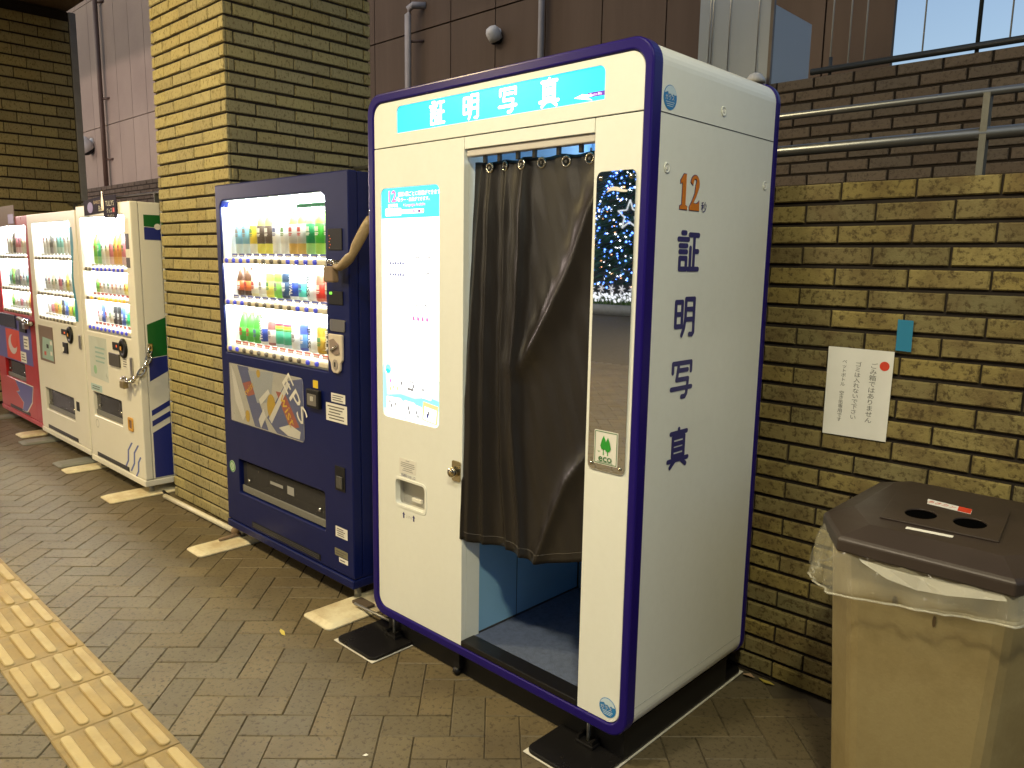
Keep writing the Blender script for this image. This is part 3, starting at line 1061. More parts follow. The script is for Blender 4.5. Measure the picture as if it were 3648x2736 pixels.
for i, (w_, zz) in enumerate(((0.02, 0.750), (0.076, 0.741), (0.080, 0.734), (0.078, 0.727), (0.050, 0.719), (0.060, 0.712))):
    flat('print_line', [(0.182 - w_ / 2, zz - 0.0012), (0.182 + w_ / 2, zz - 0.0012), (0.182 + w_ / 2, zz + 0.0012), (0.182 - w_ / 2, zz + 0.0012)], 'y', -0.0016, pmat('print_grey', (0.30, 0.30, 0.30)), st)
text('lettering', '写真取り出し口', 'y', 0.184, 0.693, -0.0005, 0.011, M_NAVY, bo)
text('lettering', '上げる', 'y', 0.187, 0.5395, -0.0005, 0.011, pmat('letter_grey', (0.35, 0.33, 0.33)), bo)
for x in (0.157, 0.215):
    flat('arrow_mark', [(x - 0.0035, 0.529), (x + 0.0035, 0.529), (x + 0.0035, 0.543), (x + 0.0075, 0.543), (x, 0.553), (x - 0.0075, 0.543), (x - 0.0035, 0.543)], 'y', -0.0008, M_NAVY, bo)
# lock
M_BRASS = pmat('lock_metal', (0.62, 0.55, 0.40), rough=0.14, metal=1.0)
lk = plate('lock_plate', rrect(0.425, 0.731, 0.469, 0.803, 0.008), 'y', -0.004, -0.0003, M_BRASS, bo, bevel=0.001)
lathe('lock_cylinder', [(0.0175, 0.0), (0.0175, -0.020), (0.0155, -0.024), (0.0, -0.024)][:3], M_BRASS, lk, axis='y', c=(0.4455, -0.004, 0.766))
# mirror
mi = plate('mirror', rrect(1.0078, 0.893, 1.1375, 1.7165, 0.018, 6), 'y', -0.004, -0.0004, pmat('mirror_face', (0.86, 0.87, 0.86), rough=0.015, metal=1.0), bo, bevel=0.0008, bseg=1)
for x, z in ((1.0225, 1.698), (1.1215, 1.698), (1.022, 0.910), (1.1215, 0.910)):
    lathe('screw', [(0.0062, 0.0), (0.0062, -0.002), (0.004, -0.0042), (0.0004, -0.005)], M_BRASS, mi, axis='y', c=(x, -0.004, z), seg=12)
flat('swoosh_decal', [(1.044, 1.660), (1.052, 1.671), (1.066, 1.675), (1.082, 1.673), (1.098, 1.666), (1.114, 1.664), (1.110, 1.659), (1.092, 1.660), (1.074, 1.664), (1.058, 1.664)], 'y', -0.0052, M_PAPER, mi)
# eco sticker
M_ECOG = pmat('eco_green', (0.02, 0.30, 0.03), rough=0.5)
M_ECOD = pmat('eco_dark', (0.05, 0.17, 0.06), rough=0.5)
ec = flat('eco_sticker', rrect(1.031, 0.9125, 1.113, 1.010, 0.003), 'y', -0.0050, M_PAPER, mi)
plate('sticker_border', rrect(1.0335, 0.915, 1.1105, 1.0075, 0.003), 'y', -0.0057, -0.0052, M_ECOD, ec, holes=[rrect(1.0355, 0.917, 1.1085, 1.0055, 0.002)])
for x0, h in ((1.064, 0.996), (1.079, 0.992)):
    flat('tree_mark', [(x0, h), (x0 + 0.006, h - 0.012), (x0 + 0.011, h - 0.030), (x0 + 0.006, h - 0.040), (x0 - 0.006, h - 0.040), (x0 - 0.011, h - 0.030), (x0 - 0.006, h - 0.012)], 'y', -0.0058 - (0.0004 if x0 > 1.07 else 0), M_ECOG, ec)
    flat('trunk_mark', [(x0 - 0.0015, 0.940), (x0 + 0.0015, 0.940), (x0 + 0.0015, 0.957), (x0 - 0.0015, 0.957)], 'y', -0.0058, M_ECOG, ec)
flat('bird_mark', [(1.043, 0.951), (1.048, 0.947), (1.053, 0.951), (1.048, 0.9495)], 'y', -0.0058, M_ECOG, ec)
text('lettering', 'eco', 'y', 1.071, 0.9285, -0.0058, 0.0150, M_ECOD, ec, bold=0.02, w=0.047)
flat('print_line', [(1.043, 0.9195), (1.097, 0.9195), (1.097, 0.9205), (1.043, 0.9205)], 'y', -0.0058, M_ECOD, ec)


def round_sticker(plane, cu, cv, d, s, parent):
    g = 1 if plane == 'x' else -1
    blue = pmat('sticker_blue', (0.02, 0.20, 0.52), rough=0.35)
    pale = pmat('sticker_pale', (0.55, 0.68, 0.78), rough=0.4)
    k = flat('round_sticker', circle(cu, cv, s, 28), plane, d, blue, parent)
    top = [(cu + s * 0.94 * math.cos(math.radians(a)), cv + s * 0.94 * math.sin(math.radians(a))) for a in range(18, 163, 12)]
    skyl = [(cu - s * 0.65, cv + 0.36 * s), (cu - 0.4 * s, cv + 0.44 * s), (cu - 0.3 * s, cv + 0.24 * s), (cu, cv + 0.30 * s), (cu + 0.25 * s, cv + 0.12 * s), (cu + 0.45 * s, cv + 0.34 * s), (cu + 0.62 * s, cv + 0.22 * s)]
    flat('skyline_mark', top + skyl, plane, d + g * 0.0010, pale, k)
    text('lettering', 'ガラス', plane, cu - 0.12 * s, cv - 0.02 * s, d + g * 0.0020, 0.42 * s, M_PAPER, k)
    for i in range(3):
        zz = cv - 0.38 * s - i * 0.16 * s
        ww = 0.66 * s - i * 0.10 * s
        flat('print_line', [(cu - ww, zz - 0.025 * s), (cu + ww, zz - 0.025 * s), (cu + ww, zz + 0.025 * s), (cu - ww, zz + 0.025 * s)], plane, d + g * 0.0010, pale, k)


round_sticker('y', 1.109, 0.187, -0.0008, 0.030, bo)
SX = 1.1745
round_sticker('x', 0.080, 1.901, SX + 0.0002, 0.031, bo)
# side: seams, screws, lettering
box('side_seam', SX - 0.002, SX + 0.0004, 0.041, 0.684, 1.8600, 1.8622, M_SEAM, bo)
box('side_seam', SX - 0.002, SX + 0.0004, 0.041, 0.684, 0.1945, 0.1958, pmat('seam_pale', (0.45, 0.46, 0.44)), bo)
for y, z in ((0.360, 1.907), (0.080, 1.724), (0.643, 1.723)):
    sc = lathe('screw_cup', [(0.0140, 0.0), (0.0138, 0.0022), (0.0112, 0.0026), (0.0095, 0.0006)], M_BW, bo, axis='x', c=(SX, y, z), seg=18)
    lathe('screw', [(0.006, 0.0), (0.006, 0.0014), (0.003, 0.002)], M_WHITE, sc, axis='x', c=(SX + 0.0002, y, z - 0.001), seg=10)
for ch, z in (('証', 1.508), ('明', 1.327), ('写', 1.148), ('真', 0.947)):
    kanji('lettering', ch, 'x', 0.206, z, SX + 0.0008, 0.112, 0.110, M_NAVY, bo, th=12.5, sg=1)
text('lettering', '秒', 'x', 0.278, 1.634, SX + 0.0008, 0.030, M_NAVY, bo, bold=0.005)
one = [(0.150, 1.698), (0.166, 1.716), (0.178, 1.716), (0.178, 1.634), (0.188, 1.630), (0.188, 1.622), (0.150, 1.622), (0.150, 1.630), (0.160, 1.634), (0.160, 1.694), (0.150, 1.690)]
two = [(0.203, 1.696)] + [(0.225 + 0.0225 * math.cos(math.radians(a)), 1.694 + 0.023 * math.sin(math.radians(a))) for a in range(165, -36, -20)]
two += [(0.232, 1.660), (0.219, 1.642), (0.236, 1.640), (0.248, 1.646), (0.250, 1.650), (0.2515, 1.622), (0.200, 1.622), (0.200, 1.630), (0.214, 1.648), (0.226, 1.668), (0.229, 1.690)]
two += [(0.225 + 0.0085 * math.cos(math.radians(a)), 1.699 + 0.009 * math.sin(math.radians(a))) for a in range(20, 161, 35)] + [(0.214, 1.690)]


def grow(pts, k):
    cx = sum(p[0] for p in pts) / len(pts)
    cy = sum(p[1] for p in pts) / len(pts)
    n = len(pts)
    out = []
    area = sum(pts[i][0] * pts[(i + 1) % n][1] - pts[(i + 1) % n][0] * pts[i][1] for i in range(n))
    sg_ = 1 if area > 0 else -1
    for i in range(n):
        a, b, c = Vector(pts[i - 1]), Vector(pts[i]), Vector(pts[(i + 1) % n])
        d1, d2 = (b - a).normalized(), (c - b).normalized()
        nrm = Vector((d1.y + d2.y, -d1.x - d2.x))
        if nrm.length > 1e-6:
            nrm.normalize()
        out.append((b.x + nrm.x * k * sg_, b.y + nrm.y * k * sg_))
    return out


for g in (one, two):
    k = flat('numeral_outline', grow(g, 0.0022), 'x', SX + 0.0001, M_NAVY, bo)
    flat('numeral', g, 'x', SX + 0.0012, M_ORANGE, bo)
# base: skirt, feet, plates
box('base_skirt', 0.00, 1.14, 0.046, 0.66, 0.004, 0.1065, M_BLACK, bo)
M_UNDER = pmat('underlay_white', (0.62, 0.60, 0.55), rough=0.6)
plate('underlay', [(-0.100, -0.146), (0.150, -0.146), (0.150, 0.30), (-0.100, 0.30)], 'z', 0.0025, 0.0045, M_UNDER, bo)
plate('underlay', [(0.893, -0.128), (1.146, -0.128), (1.146, 0.785), (0.893, 0.785)], 'z', 0.0025, 0.0045, M_UNDER, bo)
plate('base_plate', rrect(-0.095, -0.142, 0.146, 0.30, 0.028), 'z', 0.0048, 0.0165, M_BLACKM, bo, bevel=0.003)
plate('base_plate', rrect(0.897, -0.124, 1.1405, 0.785, 0.028), 'z', 0.0048, 0.0165, M_BLACKM, bo, bevel=0.003)
for x in (0.055, 1.02):
    box('foot_bracket', x - 0.035, x + 0.035, 0.006, 0.045, 0.0170, 0.0280, M_BLACKM, bo, bevel=0.002)
    box('foot_bracket', x - 0.030, x - 0.022, 0.010, 0.045, 0.0170, 0.042, M_BLACKM, bo)
    box('foot_bracket', x + 0.022, x + 0.030, 0.010, 0.045, 0.0170, 0.042, M_BLACKM, bo)
    tube('levelling_bolt', [(x, 0.030, 0.017), (x, 0.030, 0.108)], 0.006, M_STEEL_D, bo, seg=8)
tube('caster', [(0.412, 0.030, 0.016), (0.432, 0.030, 0.016)], 0.0150, M_BLACK, bo, seg=14)
box('caster_bracket', 0.406, 0.438, 0.024, 0.046, 0.030, 0.106, M_BLACK, bo)

# ------------------------------------------------------------------ curtain
M_CURT = wear(pmat('curtain_vinyl', (0.0135, 0.0112, 0.0108), rough=0.36, spec=0.5), 5, 0.2, bump=0.05, bscale=300)
cr = root('curtain', (0.73, 0.05, 0.53), 'dark brown vinyl curtain with metal eyelets hanging in the booth doorway', 'curtain')
NU, NV = 150, 90
ridges = [  # (points (z, x)), height, width left, width right
    ([(1.80, 0.515), (1.2, 0.500), (0.8, 0.494), (0.5, 0.488)], 0.022, 0.012, 0.014),
    ([(1.80, 0.552), (1.2, 0.546), (0.9, 0.548), (0.5, 0.552)], 0.026, 0.012, 0.022),
    ([(1.80, 0.617), (1.4, 0.618), (1.2, 0.612), (1.0, 0.618), (0.8, 0.628), (0.5, 0.655)], 0.034, 0.012, 0.030),
    ([(1.80, 0.697), (1.5, 0.690), (1.3, 0.680), (1.15, 0.668), (0.95, 0.672), (0.5, 0.720)], 0.036, 0.026, 0.012),
    ([(1.80, 1.06), (1.62, 0.950), (1.45, 0.885), (1.32, 0.815), (1.20, 0.735), (1.14, 0.690), (0.5, 0.60)], 0.040, 0.030, 0.040),
    ([(1.80, 1.10), (0.95, 0.99), (0.80, 0.890), (0.66, 0.830), (0.50, 0.765)], 0.030, 0.028, 0.022),
]


def interp(pts, z):
    for (z0, x0), (z1, x1) in zip(pts, pts[1:]):
        if z1 <= z <= z0:
            t = (z0 - z) / (z0 - z1)
            return x0 + (x1 - x0) * t
    return pts[-1][1]


def hem(x):
    pts = [(0.44, 0.538), (0.512, 0.525), (0.655, 0.536), (0.745, 0.524), (0.778, 0.519), (1.0, 0.590)]
    for (x0, z0), (x1, z1) in zip(pts, pts[1:]):
        if x <= x1:
            return z0 + (z1 - z0) * (x - x0) / (x1 - x0)
    return 0.585


def cloth_left(tz):
    return 0.480 if tz < 0.70 else 0.480 - 0.013 * (tz - 0.70) / 0.30


def cloth_y(x, z, tz):
    y = 0.058 - (0.014 + 0.030 * min(1, tz * 1.6)) * math.exp(-((x - cloth_left(tz)) / 0.075) ** 2)
    best = 0.0
    for k, (pts, h, wl_, wr_) in enumerate(ridges):
        dx = x - interp(pts, z)
        w_ = wl_ if dx < 0 else wr_
        a = 0.78 * h * math.exp(-abs(dx / (1.2 * w_)) ** 1.2)
        if k == 4:
            a *= max(0.0, min(1.0, (z - 1.10) / 0.10))
        if k == 5:
            a *= max(0.0, min(1.0, (1.0 - z) / 0.16))
        best += a
    best *= 0.55 + 0.45 * min(1.0, tz * 8)
    y -= min(best, 0.050)
    y += 0.004 * math.sin(x * 17 + z * 2.1 + 1.0) + 0.0015 * math.sin(x * 43 - z * 4) + 0.0008 * math.sin(x * 90 + z * 31)
    if x < 0.4745:
        return max(-0.007, min(y, -0.0035))
    return max(0.004, y)


bm = bmesh.new()
grid = []
for j in range(NV + 1):
    tz = j / NV
    row = []
    for i in range(NU + 1):
        tu = i / NU
        xl = cloth_left(tz)
        x = xl + (0.984 - xl) * tu
        zt_ = 1.782 + 0.003 * math.sin(x * 55)
        z = zt_ - tz * (zt_ - hem(x))
        row.append(bm.verts.new((x, cloth_y(x, z, tz), z)))
    grid.append(row)
for j in range(NV):
    for i in range(NU):
        bm.faces.new((grid[j][i], grid[j][i + 1], grid[j + 1][i + 1], grid[j + 1][i]))
cl = from_bm('cloth', bm, M_CURT, cr, smooth=True)
md = cl.modifiers.new('thick', 'SOLIDIFY')
md.thickness = 0.0012
# stitched hem
bm = bmesh.new()
add_tube(bm, [(x, cloth_y(x, hem(x) + 0.030, 0.97) - 0.0014, hem(x) + 0.030) for x in [0.480 + 0.0042 * k for k in range(120)]], 0.0009, 4)
from_bm('hem_seam', bm, pmat('seam_thread', (0.05, 0.045, 0.04), rough=0.6), cr)
for i, (x, z) in enumerate(((0.549, 1.763), (0.612, 1.764), (0.690, 1.763), (0.757, 1.765), (0.850, 1.762), (0.932, 1.765))):
    y_ = cloth_y(x, z, 0.015)
    slope = (cloth_y(x + 0.012, z, 0.015) - cloth_y(x - 0.012, z, 0.015)) / 0.024
    bm = bmesh.new()
    add_torus(bm, (0, 0, 0), 0.0138, 0.0036, 'y', 24, 8)
    rot_ = Matrix.Translation((x, y_ - 0.0015, z)) @ Matrix.Rotation(math.atan(slope), 4, 'Z')
    bmesh.ops.transform(bm, matrix=rot_, verts=bm.verts)
    ey = from_bm('eyelet', bm, pmat('eyelet_metal', (0.50, 0.47, 0.40), rough=0.22, metal=1.0), cr, smooth=True)
    bm = bmesh.new()
    add_lathe(bm, [(0.0128, 0.0), (0.0128, -0.0012)], 20, 'y')
    bmesh.ops.transform(bm, matrix=rot_, verts=bm.verts)
    from_bm('eyelet_hole', bm, M_BLACK, ey)
    bm = bmesh.new()
    add_lathe(bm, [(0.0042, -0.001), (0.0042, -0.0045)], 10, 'y')
    bmesh.ops.transform(bm, matrix=rot_, verts=bm.verts)
    from_bm('hook_end', bm, pmat('hook_grey', (0.25, 0.24, 0.23), rough=0.4), ey)
    box('hook', x - 0.0055, x + 0.0055, 0.016, 0.026, 1.776, 1.7985, M_BLACK, cr)

# ================================================================== vending machines
M_INSIDE = emat('display_back', (0.90, 1.0, 0.97), 4.5)
M_INSIDE2 = emat('display_back_bright', (0.95, 1.0, 0.99), 8.0)
M_TUBE = emat('display_tube', (0.92, 1.0, 0.98), 170.0)
M_RAIL = pmat('rail_cream', (0.62, 0.58, 0.48), rough=0.4)
M_BTN = pmat('button_grey', (0.14, 0.125, 0.11), rough=0.35)
M_BTNB = emat('button_blue', (0.05, 0.06, 0.42), 0.5)
M_BTNO = emat('button_orange', (0.9, 0.35, 0.04), 0.6)
M_PRICEB = pmat('price_blue', (0.08, 0.09, 0.36), rough=0.5)
M_PRICER = pmat('price_red', (0.55, 0.12, 0.10), rough=0.5)
M_PANE = glass_mat('window_glass', refl=0.035)
M_PORTD = pmat('port_dark', (0.02, 0.02, 0.022), rough=0.4)
M_SMOKE = film_mat('smoked_flap', (0.06, 0.06, 0.065), 0.45, rough=0.1)


def drink_meshes():
    out = {}

    def mk(key, prof, seg=14):
        bm = bmesh.new()
        add_lathe(bm, prof, seg)
        bmesh.ops.recalc_face_normals(bm, faces=bm.faces)
        me = bpy.data.meshes.new('drink_' + key)
        bm.to_mesh(me)
        bm.free()
        me.polygons.foreach_set('use_smooth', [True] * len(me.polygons))
        me.materials.append(None)
        out[key] = me
    mk('bottle_body', [(0.024, 0), (0.0305, 0.006), (0.0305, 0.10), (0.0300, 0.135), (0.026, 0.158), (0.016, 0.178), (0.0125, 0.190), (0.0125, 0.193)])
    mk('bottle_label', [(0.0302, 0.048), (0.0314, 0.049), (0.0314, 0.132), (0.0302, 0.133)])
    mk('bottle_cap', [(0.0135, 0.190), (0.0140, 0.191), (0.0140, 0.207), (0.0125, 0.209)])
    mk('flask_body', [(0.024, 0), (0.0300, 0.005), (0.0305, 0.05), (0.0290, 0.085), (0.020, 0.118), (0.0130, 0.132), (0.0125, 0.140)])
    mk('flask_label', [(0.0300, 0.024), (0.0314, 0.025), (0.0312, 0.070), (0.0298, 0.071)])
    mk('flask_cap', [(0.0135, 0.138), (0.0140, 0.139), (0.0140, 0.152), (0.0125, 0.154)])
    mk('can_body', [(0.024, 0), (0.0290, 0.005), (0.0300, 0.012), (0.0300, 0.112), (0.0270, 0.121)])
    mk('can_label', [(0.0300, 0.014), (0.0306, 0.0145), (0.0306, 0.075), (0.0300, 0.0755)])
    mk('can_stripe', [(0.0300, -0.0062), (0.0307, -0.006), (0.0307, 0.006), (0.0300, 0.0062)])
    mk('can_lid', [(0.0275, 0.120), (0.0280, 0.121), (0.0275, 0.124), (0.0235, 0.1235)])
    return out


DM = drink_meshes()
_dm = {}


def dmat(c, rough=0.35, trans=False):
    k = 'drink_%02x%02x%02x' % tuple(int(255 * min(1, x)) for x in c)
    return pmat(k, c, rough=rough)


def drink(kind, loc, body, label, cap, text_label, mach, letter=None, lcol=None, scale=1.0):
    names = {'bottle': 'drink_bottle', 'flask': 'drink_bottle', 'can': 'drink_can'}
    r = root(names[kind], loc, text_label, 'bottle' if kind != 'can' else 'can', 'drinks on display in the %s' % mach)
    r.scale = (scale, scale, scale)
    for part, m in (('body', body), ('label', label), ('cap' if kind != 'can' else 'lid', cap)):
        if m is None:
            continue
        o = bpy.data.objects.new({'label': 'printed_band'}.get(part, part), DM['%s_%s' % (kind, part)])
        link(o)
        slot_mat(o, dmat(m) if isinstance(m, tuple) else m)
        o.parent = r
    if 'rainbow' in text_label:
        for k, cc in enumerate(((0.55, 0.05, 0.12), (0.75, 0.50, 0.05), (0.20, 0.45, 0.08))):
            o = bpy.data.objects.new('stripe', DM['can_stripe'])
            link(o)
            slot_mat(o, dmat(cc))
            o.parent = r
            o.location = (0, 0, 0.106 - 0.012 * k)
    elif not letter and label is not None:
        lum = label[0] * 0.3 + label[1] * 0.6 + label[2] * 0.1
        zc = {'bottle': 0.100, 'flask': 0.048, 'can': 0.052}[kind]
        cc = (0.70, 0.70, 0.66) if lum < 0.28 else random.choice([(0.08, 0.12, 0.30), (0.45, 0.06, 0.05), (0.10, 0.28, 0.10), (0.25, 0.22, 0.20)])
        key = 'emblem_' + kind
        if key not in DM:
            bm = bmesh.new()
            for dz, hw, hh in ((0.010, 0.014, 0.010), (-0.008, 0.015, 0.0025), (-0.015, 0.012, 0.0022)):
                pr_ = []
                for a in range(-4, 5):
                    th = a / 4 * hw / 0.0320
                    pr_.append((0.0320 * math.sin(th), -0.0320 * math.cos(th)))
                up = [bm.verts.new((px, py, zc + dz + hh)) for px, py in pr_]
                dn = [bm.verts.new((px, py, zc + dz - hh)) for px, py in pr_]
                for i in range(8):
                    bm.faces.new((dn[i], dn[i + 1], up[i + 1], up[i]))
            me = bpy.data.meshes.new(key)
            bm.to_mesh(me)
            bm.free()
            me.materials.append(None)
            DM[key] = me
        o = bpy.data.objects.new('emblem', DM[key])
        link(o)
        slot_mat(o, dmat(cc))
        o.parent = r
    if letter:
        t = text('lettering', letter, 'y', loc[0], loc[2] + 0.062 * scale, loc[1] - 0.0325 * scale, 0.027, lcol or M_INK, None, rot=-math.pi / 2, w=0.088, bold=0.02)
        t.parent = r
        t.matrix_parent_inverse = (Matrix.Translation(loc) @ Matrix.Scale(scale, 4)).inverted()
    return r


def machine(c):
    x0, x1, y, z0, z1 = c['x0'], c['x1'], c['y'], c['z0'], c['z1']
    m = c['mat']
    r = root('vending_machine', ((x0 + x1) / 2, y + 0.36, 0), c['label'], 'vending machine', 'vending machines along the arcade')
    wx0, wx1, wz0, wz1 = c['win']
    tx0, tx1, tz0, tz1 = c['port']
    win = rrect(wx0, wz0, wx1, wz1, c.get('wr', 0.03), 6, c.get('wc', 'abcd'))
    port = rrect(tx0, tz0, tx1, tz1, 0.008, 3)
    kz = z0 + 0.040
    outer = [(x0, kz + 0.003), (x1, kz + 0.003), (x1, z1), (x0, z1)]
    plate('door_front', outer, 'y', y, y + 0.046, m, r, holes=[win, port], bevel=0.006, bseg=3)
    plate('door_back', [(x0 + 0.002, kz + 0.003), (x1 - 0.002, kz + 0.003), (x1 - 0.002, z1 - 0.002), (x0 + 0.002, z1 - 0.002)], 'y', y + 0.0475, y + 0.17, m, r,
          holes=[rrect(wx0 - 0.012, wz0 - 0.012, wx1 + 0.012, wz1 + 0.012, 0.0), rrect(tx0 - 0.01, tz0 - 0.01, tx1 + 0.01, tz1 + 0.01, 0.0)], bevel=0.003)
    box('cabinet', x0 + 0.003, x1 - 0.003, y + 0.173, y + 0.70, z0, z1 - 0.004, m, r, bevel=0.004)
    box('kick_plate', x0, x1, y - 0.006, y + 0.171, z0, kz, m, r, bevel=0.006)
    for fx in (x0 + 0.05, x1 - 0.05):
        for fy in (y + 0.05, y + 0.62):
            tube('foot', [(fx, fy, 0.012), (fx, fy, z0 + 0.002)], 0.016, M_STEEL_D, r, seg=8)
    # display
    d = open_box('display_box', wx0 + 0.002, wx1 - 0.002, y + 0.010, y + 0.150, wz0 + 0.002, wz1 - 0.002, M_WHITE, r)
    box('lit_back', wx0 + 0.006, wx1 - 0.006, y + 0.140, y + 0.147, wz0 + 0.006, wz1 - 0.006, c.get('inside', M_INSIDE), d)
    tube('tube_light', [(wx0 + 0.03, y + 0.062, wz1 - 0.012), (wx1 - 0.03, y + 0.062, wz1 - 0.012)], 0.0075, M_TUBE, d, seg=8)
    gl = plate('window_pane', win, 'y', y + 0.020, y + 0.0225, M_PANE, r)
    for ri, row in enumerate(c['rows']):
        zr = row['z']
        bx0, bx1, n = row['bx0'], row['bx1'], row['n']
        rl = box('button_rail', wx0 + 0.004, wx1 - 0.004, y + 0.003, y + 0.090, zr - 0.016, zr + 0.012, M_RAIL, r, bevel=0.008, bseg=3)
        step = (bx1 - bx0) / (n - 1)
        if ri < 2:
            tube('shelf_light', [(wx0 + 0.02, y + 0.050, zr - 0.020), (wx1 - 0.02, y + 0.050, zr - 0.020)], 0.0045, M_TUBE, rl, seg=6)
        for i in range(n):
            bx = bx0 + i * step
            lathe('button', [(0.0125, 0.0), (0.0120, -0.005), (0.0085, -0.0095), (0.002, -0.0115)], row['btn'](i), rl, axis='y', c=(bx, y + 0.003, zr), seg=12)
            flat('price_tag', [(bx - step * 0.36, zr + 0.018), (bx + step * 0.36, zr + 0.018), (bx + step * 0.36, zr + 0.034), (bx - step * 0.36, zr + 0.034)], 'y', y + 0.044, row['price'], rl)
            if c['nums'] and i % 1 == 0:
                flat('price_print', [(bx - step * 0.24, zr + 0.0215), (bx + step * 0.24, zr + 0.0215), (bx + step * 0.24, zr + 0.0265), (bx - step * 0.24, zr + 0.0265)], 'y', y + 0.0428, M_PAPER, rl)
            it = row['items'][i]
            if it is None:
                continue
            kind, body, label, cap, desc = it[:5]
            letter = it[5] if len(it) > 5 else None
            lcol = it[6] if len(it) > 6 else None
            zb = zr + 0.033
            box('stand', bx - step * 0.40, bx + step * 0.40, y + 0.050, y + 0.125, zb - 0.008, zb - 0.0012, M_WHITE, rl)
            drink(kind, (bx, y + 0.086, zb), body, label, cap,
                  '%s, %s from left, %s shelf of %s' % (desc, ORD[i], ('top', 'middle', 'bottom')[ri], c['short']), c['short'], letter, lcol, row.get('scale', 1.0) * (step / 0.0723) ** 0.0)
    # delivery port
    open_box('port_recess', tx0 - 0.008, tx1 + 0.008, y + 0.0475, y + 0.165, tz0 - 0.008, tz1 + 0.008, M_PORTD, r)
    pf = plate('port_flap', rrect(tx0 + 0.004, tz0 + 0.004, tx1 - 0.004, tz1 - (tz1 - tz0) * 0.10, 0.004, 2), 'y', y + 0.022, y + 0.026, M_SMOKE, r)
    box('flap_edge', tx0 + 0.004, tx1 - 0.004, y + 0.014, y + 0.021, tz0 + 0.004, tz0 + 0.040, pmat('flap_grey', (0.16, 0.16, 0.15), rough=0.35), pf, bevel=0.003)
    for px in (tx0 + 0.07, tx1 - 0.07):
        lathe('flap_pin', [(0.010, 0), (0.010, -0.006), (0.006, -0.009)], M_CHROME, pf, axis='y', c=(px, y + 0.021, tz0 + 0.075), seg=10)
    # intake grille at the bottom
    sx0, sx1, sz = c['grille']
    gr = box('grille', sx0, sx1, y - 0.0015, y + 0.010, sz - 0.014, sz + 0.014, M_BLACK, r)
    for k in range(3):
        box('slat', sx0 + 0.01, sx1 - 0.01, y - 0.004, y - 0.0018, sz - 0.010 + k * 0.008, sz - 0.007 + k * 0.008, pmat('grille_slat', (0.05, 0.05, 0.055), rough=0.4), gr)
    return r


BOT, CAN, FLK = 'bottle', 'can', 'flask'
WHT, PALE = (0.72, 0.75, 0.74), (0.60, 0.74, 0.78)
ALU = (0.55, 0.55, 0.56)
GRN, DGRN, LGRN = (0.06, 0.36, 0.04), (0.01, 0.19, 0.07), (0.22, 0.55, 0.06)
BRN, YEL, NAVY, RED = (0.07, 0.03, 0.012), (0.72, 0.55, 0.03), (0.02, 0.05, 0.30), (0.50, 0.03, 0.015)

